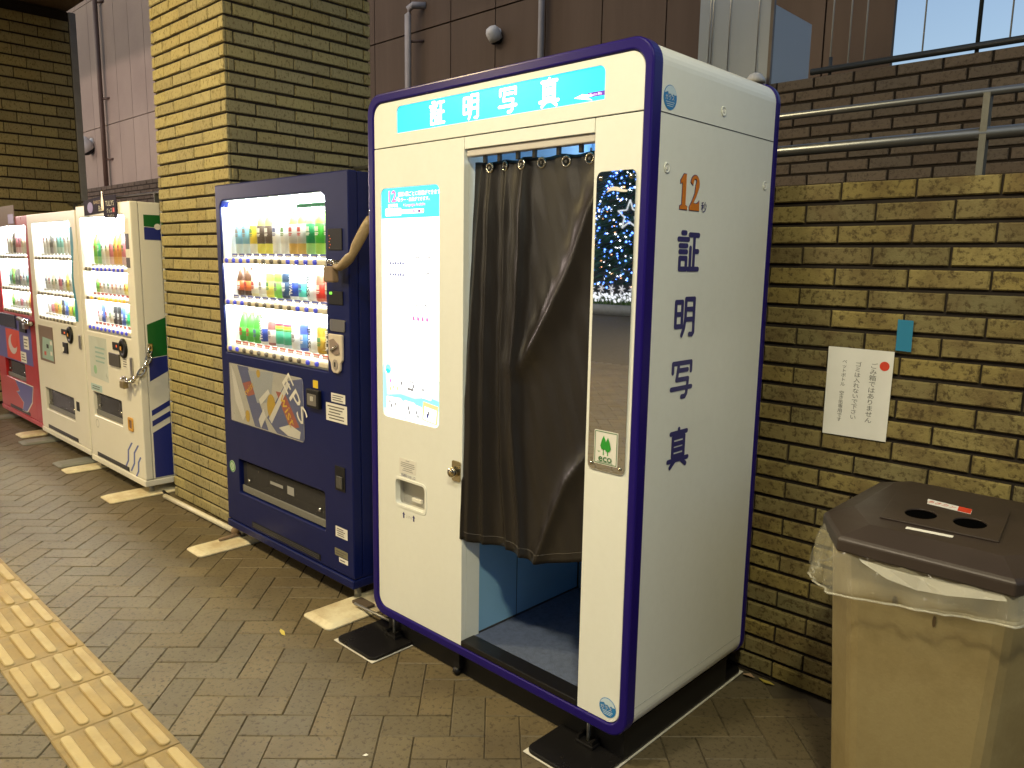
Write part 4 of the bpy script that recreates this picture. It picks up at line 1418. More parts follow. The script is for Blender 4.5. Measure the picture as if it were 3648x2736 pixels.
MB_ = wear(pmat('machine_blue', (0.0035, 0.0085, 0.080), rough=0.34, spec=0.28), 4, 0.25, dark=(0.4, 0.4, 0.5))
rows_blue = [
    dict(z=1.457, bx0=-1.340, bx1=-0.545, n=12, price=M_PRICEB, btn=lambda i: M_BTN if 4 <= i <= 7 else M_BTNB, items=[
        (BOT, PALE, (0.18, 0.45, 0.65), (0.45, 0.78, 0.78), 'clear water bottle with blue band'),
        (BOT, PALE, (0.18, 0.45, 0.65), (0.45, 0.78, 0.78), 'clear water bottle with blue band'),
        (BOT, WHT, YEL, WHT, 'white bottle with yellow band'),
        (BOT, (0.70, 0.66, 0.10), (0.04, 0.025, 0.02), WHT, 'dark banded tea bottle'),
        (BOT, (0.70, 0.66, 0.10), (0.04, 0.025, 0.02), WHT, 'dark banded tea bottle'),
        (BOT, WHT, (0.75, 0.77, 0.78), WHT, 'white bottle'),
        (BOT, WHT, (0.75, 0.77, 0.78), WHT, 'white bottle'),
        (BOT, (0.55, 0.36, 0.10), (0.46, 0.45, 0.42), WHT, 'amber bottle with grey band'),
        (BOT, (0.55, 0.36, 0.10), (0.46, 0.45, 0.42), WHT, 'amber bottle with grey band'),
        (BOT, (0.30, 0.55, 0.20), DGRN, WHT, 'dark green tea bottle'),
        (BOT, (0.35, 0.60, 0.12), GRN, WHT, 'green tea bottle'),
        (BOT, (0.35, 0.60, 0.12), (0.05, 0.30, 0.03), WHT, 'green tea bottle')]),
    dict(z=1.254, bx0=-1.342, bx1=-0.547, n=12, price=M_PRICEB, btn=lambda i: M_BTN if 3 <= i <= 8 else M_BTNB, items=[
        (FLK, BRN, (0.55, 0.12, 0.04), WHT, 'brown tonic bottle'),
        (FLK, BRN, (0.60, 0.16, 0.04), WHT, 'brown tonic bottle'),
        (CAN, (0.70, 0.66, 0.40), (0.72, 0.70, 0.60), ALU, 'cream can'),
        (CAN, WHT, (0.75, 0.75, 0.73), ALU, 'white can'),
        (CAN, (0.70, 0.62, 0.10), (0.72, 0.58, 0.12), ALU, 'yellow can'),
        (CAN, LGRN, (0.20, 0.55, 0.10), ALU, 'light green can'),
        (CAN, (0.015, 0.03, 0.06), (0.03, 0.07, 0.14), ALU, 'black cola can'),
        (CAN, WHT, NAVY, ALU, 'white and blue can', 'ROYAL', M_PAPER),
        (CAN, (0.62, 0.74, 0.72), (0.10, 0.58, 0.52), ALU, 'white and teal can'),
        (CAN, WHT, WHT, ALU, 'white coffee can with black letters', 'BOSS', M_INK),
        (CAN, (0.52, 0.16, 0.10), RED, ALU, 'orange red can'),
        (CAN, (0.34, 0.10, 0.08), (0.30, 0.04, 0.02), ALU, 'dark red can')]),
    dict(z=1.024, bx0=-1.338, bx1=-0.548, n=12, price=M_PRICER, btn=lambda i: M_BTN if 2 <= i <= 9 else M_BTNB, items=[
        (FLK, GRN, (0.08, 0.42, 0.06), (0.72, 0.40, 0.12), 'green bottle with orange cap'),
        (FLK, GRN, (0.08, 0.42, 0.06), (0.72, 0.40, 0.12), 'green bottle with orange cap'),
        (FLK, GRN, (0.08, 0.42, 0.06), (0.72, 0.40, 0.12), 'green bottle with orange cap'),
        (CAN, WHT, NAVY, ALU, 'white and blue can', 'ROYAL', M_PAPER),
        (CAN, (0.30, 0.12, 0.12), (0.62, 0.52, 0.50), ALU, 'maroon and white can'),
        (CAN, (0.45, 0.60, 0.70), (0.05, 0.32, 0.20), ALU, 'rainbow striped can'),
        (CAN, (0.45, 0.60, 0.70), (0.05, 0.32, 0.20), ALU, 'rainbow striped can'),
        (CAN, WHT, WHT, ALU, 'white can'),
        (CAN, (0.06, 0.10, 0.42), (0.10, 0.25, 0.60), ALU, 'blue can'),
        (CAN, WHT, WHT, ALU, 'white coffee can with black letters', 'BOSS', M_INK),
        (CAN, (0.45, 0.28, 0.03), (0.50, 0.32, 0.04), ALU, 'gold can'),
        (CAN, (0.02, 0.02, 0.02), (0.05, 0.045, 0.04), ALU, 'black coffee can', 'BLACK', M_PAPER)])]
yb = 0.0858
blue = machine(dict(x0=-1.4357, x1=-0.2933, y=yb, z0=0.075, z1=1.821, mat=MB_, win=(-1.390, -0.462, 1.000, 1.745), wr=0.045, wc='cd', port=(-1.296, -0.509, 0.284, 0.460),
                    grille=(-1.178, -0.552, 0.146), rows=rows_blue, nums=True, short='blue vending machine',
                    label='dark blue vending machine between the brick pillar and the photo booth'))
# rainbow stripes, front panels and stickers of the blue machine
F = yb - 0.0008
ad = flat('advert_poster', rrect(-1.354, 0.655, -0.662, 0.948, 0.02, 4, 'bc'), 'y', F, wear(pmat('advert_grey', (0.46, 0.46, 0.45), rough=0.3), 5, 0.3), blue)
for pts, mm in (
    ([(-1.27, 0.945), (-1.16, 0.945), (-0.98, 0.66), (-1.11, 0.66)], pmat('advert_blue', (0.10, 0.12, 0.26), rough=0.3)),
    ([(-1.16, 0.93), (-0.92, 0.945), (-0.95, 0.80), (-1.08, 0.78)], pmat('advert_steel', (0.34, 0.37, 0.42), rough=0.3)),
    ([(-0.99, 0.72), (-0.80, 0.92), (-0.664, 0.945), (-0.664, 0.66), (-0.90, 0.66)], pmat('advert_blue', (0.10, 0.12, 0.26), rough=0.3)),
    ([(-1.22, 0.86), (-1.14, 0.88), (-1.10, 0.82), (-1.17, 0.80)], pmat('advert_red', (0.34, 0.10, 0.08), rough=0.3)),
    ([(-0.90, 0.86), (-0.82, 0.86), (-0.70, 0.72), (-0.78, 0.70)], pmat('advert_red', (0.34, 0.10, 0.08), rough=0.3)),
    (circle(-0.945, 0.78, 0.040, 16, 0.060), pmat('advert_yellow', (0.48, 0.32, 0.04), rough=0.3)),
    (circle(-1.06, 0.925, 0.018, 12, 0.020), pmat('advert_yellow', (0.48, 0.32, 0.04), rough=0.3)),
    (circle(-1.18, 0.70, 0.022, 12, 0.030), pmat('advert_yellow', (0.48, 0.32, 0.04), rough=0.3)),
    ([(-1.07, 0.70), (-1.02, 0.76), (-1.00, 0.72), (-1.05, 0.66)], pmat('advert_silver', (0.6, 0.6, 0.6), rough=0.3)),
    ([(-1.335, 0.94), (-1.30, 0.90), (-1.20, 0.70), (-1.23, 0.67), (-1.30, 0.76)], pmat('advert_silver', (0.6, 0.6, 0.6), rough=0.3)),
    ([(-0.97, 0.72), (-0.80, 0.915), (-0.77, 0.91), (-0.945, 0.70)], pmat('advert_silver', (0.6, 0.6, 0.6), rough=0.3)),
    ([(-1.06, 0.80), (-0.97, 0.86), (-0.955, 0.84), (-1.045, 0.775)], pmat('advert_white', (0.62, 0.62, 0.60), rough=0.3)),
    ([(-0.88, 0.69), (-0.80, 0.665), (-0.70, 0.665), (-0.69, 0.70), (-0.78, 0.72)], pmat('advert_white', (0.62, 0.62, 0.60), rough=0.3))):
    flat('advert_shape', pts, 'y', F - 0.0008 - 0.0001 * len(ad.children), mm, ad)
text('lettering', 'EPS', 'y', -0.730, 0.845, F - 0.0025, 0.080, M_PAPER, ad, rot=-0.85, w=0.24)
text('lettering', 'wist', 'y', -0.800, 0.785, F - 0.0026, 0.050, pmat('advert_gold', (0.65, 0.42, 0.05)), ad, rot=-0.95, w=0.16)
text('lettering', 'twist', 'y', -1.155, 0.840, F - 0.0026, 0.030, pmat('advert_gold', (0.65, 0.42, 0.05)), ad, rot=0.6, w=0.10)
plate('advert_cover', rrect(-1.356, 0.653, -0.660, 0.950, 0.02, 4, 'bc'), 'y', yb - 0.0052, yb - 0.0042, M_PANE, ad)
bs = box('bill_slot', -0.612, -0.514, yb - 0.018, yb - 0.0003, 0.830, 0.912, M_BLACK, blue, bevel=0.004)
plate('slot_face', rrect(-0.600, 0.842, -0.530, 0.892, 0.004), 'y', yb - 0.0195, yb - 0.0183, pmat('slot_grey', (0.16, 0.15, 0.14), rough=0.35), bs)
plate('slot_mouth', rrect(-0.575, 0.862, -0.552, 0.882, 0.003), 'y', yb - 0.0210, yb - 0.0197, pmat('slot_pale', (0.45, 0.44, 0.42), rough=0.3), bs)
flat('yellow_label', [(-0.580, 0.917), (-0.541, 0.917), (-0.541, 0.951), (-0.580, 0.951)], 'y', F, pmat('label_yellow', (0.70, 0.50, 0.03), rough=0.4), blue)


def notice(parent, x0, z0, x1, z1, lines, d, m=None):
    n_ = flat('paper_label', [(x0, z0), (x1, z0), (x1, z1), (x0, z1)], 'y', d, m or M_PAPER, parent)
    for k in range(lines):
        zz = z1 - (z1 - z0) * (k + 1) / (lines + 1)
        a = x0 + (x1 - x0) * random.uniform(0.08, 0.16)
        b = x1 - (x1 - x0) * random.uniform(0.08, 0.35)
        t = (z1 - z0) / (lines + 1) * 0.18
        flat('print_line', [(a, zz - t), (b, zz - t), (b, zz + t), (a, zz + t)], 'y', d - 0.0010, pmat('print_dark', (0.10, 0.09, 0.09)), n_)
    return n_


notice(blue, -0.440, 0.876, -0.337, 0.914, 3, F)
notice(blue, -0.480, 0.791, -0.324, 0.868, 5, F - 0.0008)
notice(blue, -0.427, 0.283, -0.338, 0.330, 4, F)
notice(blue, -0.437, 0.196, -0.338, 0.228, 2, F, pmat('label_olive', (0.20, 0.19, 0.12), rough=0.5))
notice(blue, -0.405, 0.171, -0.338, 0.192, 1, F)
cb = flat('round_seal', circle(-1.366, 0.408, 0.031, 24), 'y', F, pmat('seal_pale', (0.50, 0.58, 0.48), rough=0.5), blue)
plate('seal_ring', circle(-1.366, 0.408, 0.027, 24), 'y', F - 0.0016, F - 0.0010, M_ECOG, cb, holes=[circle(-1.366, 0.408, 0.023, 24)])
text('lettering', '心', 'y', -1.366, 0.408, F - 0.0012, 0.026, M_ECOG, cb)
p1 = box('card_reader', -0.438, -0.336, yb - 0.004, yb - 0.0003, 1.508, 1.594, M_BLACK, blue, bevel=0.002)
for k in range(5):
    lathe('indicator', [(0.0022, 0), (0.0022, -0.0012)], emat('led_red', (0.9, 0.15, 0.03), 0.5, False), p1, axis='y', c=(-0.424 + 0.006 * (k % 2), yb - 0.004, 1.566 - k * 0.012), seg=6)
p2 = box('amount_display', -0.438, -0.337, yb - 0.004, yb - 0.0003, 1.287, 1.342, M_BLACK, blue, bevel=0.002)
text('digits', '100', 'y', -0.421, 1.333, yb - 0.0050, 0.011, emat('led_green', (0.25, 1.0, 0.08), 2.0, False), p2, bold=0.01)
plate('coin_plate', rrect(-0.434, 1.177, -0.326, 1.226, 0.010), 'y', yb - 0.005, yb - 0.0003, M_STEEL, blue, bevel=0.001)
M_COINW = wear(pmat('coin_cream', (0.62, 0.55, 0.46), rough=0.4), 9, 0.3)
cp = plate('coin_unit', [(-0.438, 1.165), (-0.338, 1.165), (-0.338, 1.060), (-0.352, 1.045), (-0.356, 1.015), (-0.372, 1.003), (-0.404, 1.003), (-0.418, 1.015), (-0.424, 1.045), (-0.438, 1.060)], 'y', yb - 0.012, yb - 0.0003, M_COINW, blue, bevel=0.004)
plate('return_lever', [(-0.425, 1.140), (-0.395, 1.148), (-0.358, 1.125), (-0.352, 1.085), (-0.385, 1.078), (-0.422, 1.092)], 'y', yb - 0.016, yb - 0.0125, pmat('coin_brown', (0.26, 0.20, 0.17), rough=0.4), cp, bevel=0.002)
tube('lever_bar', [(-0.410, yb - 0.018, 1.095), (-0.365, yb - 0.020, 1.118)], 0.005, M_CHROME, cp, seg=8)
plate('coin_slot', circle(-0.386, 1.040, 0.018, 18, 0.022), 'y', yb - 0.0150, yb - 0.0123, pmat('coin_grey', (0.34, 0.30, 0.27), rough=0.35), cp)
plate('coin_mouth', rrect(-0.390, 1.030, -0.382, 1.050, 0.002), 'y', yb - 0.0165, yb - 0.0152, M_BLACK, cp)
rb = box('coin_return', -0.421, -0.346, yb - 0.003, yb - 0.0003, 0.494, 0.602, M_BLACK, blue, bevel=0.002)
box('return_flap', -0.405, -0.362, yb - 0.009, yb - 0.0032, 0.505, 0.560, pmat('return_grey', (0.07, 0.07, 0.07), rough=0.25), rb, bevel=0.003)
flat('port_print', [(-1.02, 0.385), (-0.90, 0.385), (-0.90, 0.400), (-1.02, 0.400)], 'y', yb + 0.0195, pmat('print_mid', (0.30, 0.30, 0.30)), blue)
flat('port_print', [(-0.86, 0.370), (-0.80, 0.370), (-0.80, 0.410), (-0.86, 0.410)], 'y', yb + 0.0195, pmat('print_mid', (0.30, 0.30, 0.30)), blue)
box('green_leaf_card', -0.72, -0.470, yb + 0.024, yb + 0.0255, 1.688, 1.706, pmat('leaf_card', (0.04, 0.22, 0.14), rough=0.5), blue)

M_PLATE = wear(pmat('plate_cream', (0.70, 0.65, 0.48), rough=0.45), 7, 0.75, dark=(0.45, 0.30, 0.14))
M_PLATEG = wear(pmat('plate_grey', (0.20, 0.21, 0.20), rough=0.5), 9, 0.5)


def foot_plate(parent, x0, x1, y0, y1, m, z=0.0018, th=0.016):
    bm = bmesh.new()
    ot = rrect(x0, y0, x1, y1, 0.022, 4)
    it = rrect(x0 + 0.022, y0 + 0.03, x1 - 0.022, y1 - 0.03, 0.016, 4)
    a = [bm.verts.new((x_, y_, z)) for x_, y_ in ot]
    b = [bm.verts.new((x_, y_, z + th * 0.35)) for x_, y_ in ot]
    c_ = [bm.verts.new((x_, y_, z + th)) for x_, y_ in it]
    for p, q in ((a, b), (b, c_)):
        for i in range(len(p)):
            bm.faces.new((p[i], p[(i + 1) % len(p)], q[(i + 1) % len(p)], q[i]))
    bm.faces.new(c_)
    return from_bm('foot_plate', bm, m, parent)


foot_plate(blue, -1.435, -1.270, -0.150, 0.32, M_PLATE)
foot_plate(blue, -0.372, -0.175, -0.122, 0.32, M_PLATE)
tube('plate_bolt', [(-1.385, 0.006, 0.026), (-1.385, 0.130, 0.030)], 0.009, pmat('rust', (0.20, 0.14, 0.09), rough=0.8), blue, seg=8)
box('plate_bracket', -0.30, -0.20, 0.075, 0.125, 0.0182, 0.032, pmat('rust_dark', (0.07, 0.05, 0.035), rough=0.8), blue, bevel=0.004)
tube('plate_rod', [(-0.255, 0.060, 0.036), (0.02, 0.070, 0.036)], 0.006, M_STEEL_D, blue, seg=8)

# padlock and padded strap holding the blue machine's door
pk = root('padlock', (-0.345, 0.03, 1.38), 'brown padlock hanging on the right edge of the blue vending machine', 'padlock')
box('body', -0.384, -0.315, 0.022, 0.052, 1.380, 1.444, wear(pmat('padlock_brown', (0.22, 0.15, 0.09), rough=0.35), 12, 0.4), pk, bevel=0.006)
bm = bmesh.new()
add_tube(bm, [(-0.375, 0.037, 1.440), (-0.375, 0.037, 1.456), (-0.362, 0.037, 1.464), (-0.330, 0.037, 1.464), (-0.318, 0.037, 1.456), (-0.318, 0.037, 1.440)], 0.0065, 8)
from_bm('shackle', bm, M_CHROME, pk, smooth=True)
box('hasp', -0.378, -0.300, 0.045, 0.0845, 1.449, 1.468, M_CHROME, pk, bevel=0.003)
sp = root('strap', (-0.24, 0.045, 1.44), 'tan padded strap between the padlock and the photo booth side', 'strap')
tube('padding', [(-0.318, 0.036, 1.443), (-0.285, 0.036, 1.440), (-0.255, 0.038, 1.456), (-0.228, 0.042, 1.476), (-0.212, 0.048, 1.492), (-0.200, 0.055, 1.522), (-0.180, 0.066, 1.560), (-0.160, 0.080, 1.605), (-0.150, 0.090, 1.630)],
     [0.012, 0.015, 0.019, 0.020, 0.015, 0.020, 0.021, 0.020, 0.016], wear(pmat('strap_tan', (0.30, 0.22, 0.12), rough=0.55), 30, 0.5, bump=0.5, bscale=120), sp, seg=12)
bm = bmesh.new()
add_torus(bm, (-0.148, 0.092, 1.645), 0.012, 0.004, 'x', 14, 6, 1.4)
from_bm('chain_link', bm, M_CHROME, sp, smooth=True)
bm = bmesh.new()
add_torus(bm, (-0.140, 0.095, 1.668), 0.012, 0.004, 'y', 14, 6, 1.4)
from_bm('chain_link', bm, M_CHROME, sp, smooth=True)

# ------------------------------------------------------------------ white and red machines along the arcade
MWH = wear(pmat('machine_white', (0.76, 0.75, 0.69), rough=0.36), 3, 0.08)
MRD = wear(pmat('machine_red', (0.42, 0.012, 0.018), rough=0.32), 4, 0.15)
PAL = {
    'lime': ((0.35, 0.62, 0.15), (0.15, 0.50, 0.06)), 'green': ((0.30, 0.60, 0.30), (0.03, 0.40, 0.16)), 'white': (WHT, (0.78, 0.78, 0.76)),
    'pink': ((0.72, 0.50, 0.52), (0.62, 0.20, 0.26)), 'orange': ((0.72, 0.42, 0.12), (0.66, 0.28, 0.06)), 'yellow': ((0.72, 0.66, 0.25), (0.70, 0.58, 0.10)),
    'black': ((0.03, 0.03, 0.03), (0.06, 0.05, 0.05)), 'blue': ((0.10, 0.16, 0.50), (0.05, 0.10, 0.42)), 'red': ((0.50, 0.05, 0.04), (0.55, 0.06, 0.05)),
    'cream': ((0.74, 0.70, 0.58), (0.72, 0.62, 0.48)), 'aqua': ((0.55, 0.76, 0.74), (0.25, 0.62, 0.60)), 'brown': ((0.12, 0.06, 0.03), (0.30, 0.12, 0.06)),
    'silver': ((0.30, 0.30, 0.32), (0.16, 0.17, 0.18))}


def items(seq, kinds):
    out = []
    for i, c_ in enumerate(seq):
        k = kinds[i % len(kinds)]
        b_, l_ = PAL[c_]
        out.append((k, b_, l_, ALU if k == CAN else (WHT if c_ != 'green' else (0.5, 0.7, 0.5)), '%s drink %s' % (c_, 'can' if k == CAN else 'bottle')))
    return out


y1 = 0.055
w1 = machine(dict(x0=-3.400, x1=-2.455, y=y1, z0=0.062, z1=1.788, mat=MWH, win=(-3.335, -2.560, 0.972, 1.715), wr=0.02, wc='cd', port=(-3.305, -2.785, 0.392, 0.556),
                  grille=(-3.29, -2.72, 0.122), nums=False, short='the white machine by the pillar', inside=M_INSIDE2,
                  label='white vending machine with green and blue shapes on its side, beside the lit pillar',
                  rows=[dict(z=1.382, bx0=-3.27, bx1=-2.63, n=10, price=M_PAPER, btn=lambda i: M_BTN if i < 2 else M_BTNB,
                             items=items(['lime', 'green', 'white', 'cream', 'pink', 'orange', 'orange', 'pink', 'white', 'blue'], [BOT])),
                        dict(z=1.194, bx0=-3.27, bx1=-2.63, n=10, price=M_PRICER, btn=lambda i: M_BTN if i in (0, 2) else M_BTNO,
                             items=items(['lime', 'cream', 'white', 'white', 'cream', 'white', 'white', 'yellow', 'black', 'black'], [FLK])),
                        dict(z=0.998, bx0=-3.27, bx1=-2.63, n=10, price=M_PRICER, btn=lambda i: M_BTNB,
                             items=items(['white', 'blue', 'white', 'cream', 'black', 'black', 'blue', 'green', 'yellow', 'red'], [CAN]))]))
G1 = y1 - 0.0008
M_GREEN = pmat('shape_green', (0.008, 0.12, 0.022), rough=0.4)
M_SHBLUE = pmat('shape_blue', (0.018, 0.028, 0.21), rough=0.4)
SXW = -2.455 - 0.003 + 0.0004
for pts, mm in (([(0.232, 1.713), (0.46, 1.713), (0.46, 1.60), (0.232, 1.638)], M_GREEN), ([(0.232, 1.634), (0.46, 1.60), (0.46, 1.566), (0.232, 1.566)], M_SHBLUE),
                ([(0.232, 1.105), (0.60, 1.25), (0.60, 0.98), (0.232, 0.870)], M_GREEN), ([(0.232, 0.866), (0.60, 0.97), (0.60, 0.91), (0.232, 0.775)], M_SHBLUE),
                ([(0.232, 0.575), (0.60, 0.76), (0.60, 0.70), (0.232, 0.540)], M_SHBLUE), ([(0.232, 0.520), (0.60, 0.70), (0.60, 0.64), (0.232, 0.485)], M_SHBLUE),
                ([(0.232, 0.460), (0.60, 0.62), (0.60, 0.12), (0.232, 0.112)], M_SHBLUE)):
    flat('side_shape', pts, 'x', SXW, mm, w1)
for pts, mm in (([(0.113, 1.063), (0.2245, 1.103), (0.2245, 0.872), (0.113, 0.86)], M_GREEN), ([(0.113, 0.856), (0.2245, 0.868), (0.2245, 0.772), (0.113, 0.716)], M_SHBLUE),
                ([(0.113, 0.536), (0.2245, 0.590), (0.2245, 0.556), (0.113, 0.502)], M_SHBLUE), ([(0.113, 0.470), (0.2245, 0.522), (0.2245, 0.488), (0.113, 0.436)], M_SHBLUE),
                ([(0.113, 0.397), (0.2245, 0.450), (0.2245, 0.112), (0.113, 0.112)], M_SHBLUE), ([(0.129, 1.713), (0.2245, 1.713), (0.2245, 1.640), (0.129, 1.645)], M_GREEN),
                ([(0.129, 1.641), (0.2245, 1.636), (0.2245, 1.566), (0.129, 1.568)], M_SHBLUE)):
    flat('side_shape', pts, 'x', -2.457 + 0.0004, mm, w1)
flat('side_shape', circle(0.208, 1.645, 0.020, 16, 0.018), 'x', -2.457 + 0.0014, MWH, w1)
wp = flat('window_poster', [(-3.315, 0.660), (-2.985, 0.650), (-2.985, 0.938), (-3.315, 0.938)], 'y', G1, wear(pmat('poster_mint', (0.58, 0.64, 0.62), rough=0.3), 4, 0.3), w1)
for k in range(4):
    flat('print_line', [(-3.20, 0.86 - k * 0.030), (-3.02 - 0.02 * (k % 2), 0.86 - k * 0.030), (-3.02 - 0.02 * (k % 2), 0.872 - k * 0.030), (-3.20, 0.872 - k * 0.030)], 'y', G1 - 0.001, pmat('print_teal', (0.30, 0.45, 0.45)), wp)
flat('seal_mark', circle(-3.22, 0.715, 0.030, 18), 'y', G1 - 0.001, pmat('seal_green', (0.30, 0.52, 0.36)), wp)
box('bill_slot', -2.935, -2.755, y1 - 0.010, y1 - 0.0003, 0.775, 0.858, pmat('slot_dark', (0.06, 0.055, 0.05), rough=0.4), w1, bevel=0.003)
box('amount_display', -2.865, -2.765, y1 - 0.006, y1 - 0.0003, 0.882, 0.930, M_BLACK, w1)
flat('digit_glow', [(-2.80, 0.900), (-2.785, 0.900), (-2.785, 0.916), (-2.80, 0.916)], 'y', y1 - 0.0075, emat('led_red', (0.9, 0.15, 0.03), 0.5, False), w1)


def coin_dial(parent, x, z, y):
    d_ = lathe('coin_dial', [(0.062, 0.0), (0.062, -0.008), (0.055, -0.014), (0.034, -0.014), (0.030, -0.006)], M_BLACK, parent, axis='y', c=(x, y - 0.0003, z), seg=22)
    flat('dial_arrow', [(x - 0.030, z - 0.006), (x - 0.004, z - 0.014), (x - 0.002, z + 0.010), (x - 0.022, z + 0.014)], 'y', y - 0.016, pmat('dial_orange', (0.7, 0.32, 0.03), rough=0.4), d_)
    return d_


coin_dial(w1, -2.685, 0.903, y1)
box('lock_handle', -2.575, -2.545, y1 - 0.012, y1 - 0.0003, 0.74, 0.86, M_STEEL, w1, bevel=0.004)
notice(w1, -2.72, 0.775, -2.63, 0.85, 4, G1)
plate('coin_return', rrect(-2.680, 0.386, -2.603, 0.474, 0.015), 'y', y1 - 0.008, y1 - 0.0003, pmat('return_orange', (0.62, 0.33, 0.05), rough=0.4), w1, holes=[rrect(-2.667, 0.402, -2.616, 0.456, 0.008)], bevel=0.002)
flat('return_well', rrect(-2.668, 0.401, -2.615, 0.457, 0.008), 'y', y1 - 0.0020, pmat('return_well', (0.20, 0.12, 0.09)), w1)
notice(w1, -3.33, 0.566, -3.12, 0.612, 2, G1, pmat('label_mint', (0.42, 0.58, 0.60)))
cb = plate('round_seal', circle(-3.255, 0.340, 0.030, 20), 'y', G1, G1 + 0.0005, pmat('seal_line', (0.42, 0.43, 0.40)), w1, holes=[circle(-3.255, 0.340, 0.025, 20)])
for k, x in enumerate((-2.80, -2.70, -2.62)):
    pts = [(x, 0.12), (x + 0.06, 0.18), (x + 0.07, 0.25), (x + 0.14, 0.31)] if k < 2 else [(x, 0.10), (x + 0.04, 0.14), (x + 0.05, 0.20), (x + 0.09, 0.24)]
    ln = pts + [(px + 0.022, pz) for px, pz in reversed(pts)]
    flat('wave_stripe', ln, 'y', G1, pmat('stripe_blue', (0.08, 0.13, 0.45), rough=0.4), w1)
# small posters fixed on the white machine
ad1 = plate('top_poster', [(-3.22, 1.722), (-2.86, 1.735), (-2.86, 1.838), (-2.99, 1.828), (-3.22, 1.818)], 'y', y1 - 0.004, y1 - 0.0012, pmat('poster_black', (0.018, 0.014, 0.030), rough=0.7, spec=0.1), w1)
text('lettering', 'Black', 'y', -2.905, 1.760, y1 - 0.0052, 0.034, M_PAPER, ad1, w=0.085)
text('lettering', "BARISTA'S", 'y', -2.945, 1.800, y1 - 0.0052, 0.022, pmat('poster_gold', (0.35, 0.24, 0.08)), ad1, w=0.17)
flat('poster_shape', circle(-3.10, 1.77, 0.05, 14, 0.035), 'y', y1 - 0.0052, pmat('poster_violet', (0.12, 0.08, 0.30)), ad1)
ad2 = plate('top_poster', [(-2.855, 1.700), (-2.640, 1.690), (-2.640, 1.832), (-2.855, 1.832)], 'y', y1 - 0.0085, y1 - 0.0045, pmat('poster_black', (0.018, 0.014, 0.030), rough=0.7, spec=0.1), w1)
text('lettering', "TULLY'S", 'y', -2.745, 1.785, y1 - 0.0095, 0.032, M_PAPER, ad2, w=0.135)
text('lettering', 'グッズ', 'y', -2.755, 1.742, y1 - 0.0095, 0.028, M_PAPER, ad2)
text('lettering', 'プレゼント', 'y', -2.735, 1.708, y1 - 0.0095, 0.020, M_PAPER, ad2)
flat('poster_shape', [(-2.700, 1.730), (-2.672, 1.730), (-2.672, 1.756), (-2.700, 1.756)], 'y', y1 - 0.0095, M_RED, ad2)
flat('bottle_mark', [(-2.885, 1.745), (-2.845, 1.745), (-2.842, 1.80), (-2.855, 1.835), (-2.855, 1.862), (-2.875, 1.862), (-2.875, 1.835), (-2.888, 1.80)], 'y', y1 - 0.0100, pmat('bottle_gold', (0.55, 0.40, 0.03), rough=0.3), ad2)
for z_, h_, mm in ((1.645, 0.085, M_PAPER), (1.555, 0.090, pmat('strip_dark', (0.05, 0.04, 0.04))), (1.487, 0.040, M_PAPER), (1.430, 0.060, pmat('strip_dark', (0.05, 0.04, 0.04)))):
    flat('side_sticker', [(-2.556, z_ - h_ / 2), (-2.498, z_ - h_ / 2), (-2.498, z_ + h_ / 2), (-2.556, z_ + h_ / 2)], 'y', G1, mm, w1)
foot_plate(w1, -2.640, -2.450, -0.158, 0.30, M_PLATE)
foot_plate(w1, -3.470, -3.320, -0.135, 0.30, M_PLATE)

# chain and padlock of the white machine
ch = root('lock_chain', (-2.5, 0.05, 0.72), 'silver chain with padlock around the corner of the white vending machine', 'chain')
box('padlock_body', -2.660, -2.590, 0.005, 0.035, 0.664, 0.712, wear(pmat('padlock_brass', (0.30, 0.24, 0.13), rough=0.35, metal=0.6), 12, 0.4), ch, bevel=0.005)
cpts = [(-2.650, 0.022, 0.728), (-2.605, 0.020, 0.730), (-2.560, 0.018, 0.722), (-2.515, 0.020, 0.722), (-2.470, 0.026, 0.738), (-2.440, 0.045, 0.765), (-2.434, 0.072, 0.800), (-2.436, 0.096, 0.838), (-2.440, 0.112, 0.880), (-2.442, 0.120, 0.920)]
for i, (a, b) in enumerate(zip(cpts, cpts[1:])):
    a, b = Vector(a), Vector(b)
    bm = bmesh.new()
    add_torus(bm, (0, 0, 0), 0.014, 0.0065, 'y', 14, 6)
    t = (b - a).normalized()
    rot = Vector((1, 0, 0)).rotation_difference(t).to_matrix().to_4x4() @ Matrix.Rotation(math.radians(25 if i % 2 else 105), 4, 'X')
    bmesh.ops.transform(bm, matrix=Matrix.Translation((a + b) / 2) @ rot @ Matrix.Diagonal((1.9, 1, 1, 1)), verts=bm.verts)
    from_bm('chain_link', bm, M_CHROME, ch, smooth=True)
box('anchor', -2.4560, -2.438, 0.108, 0.134, 0.905, 0.950, M_BRASS, ch, bevel=0.003)

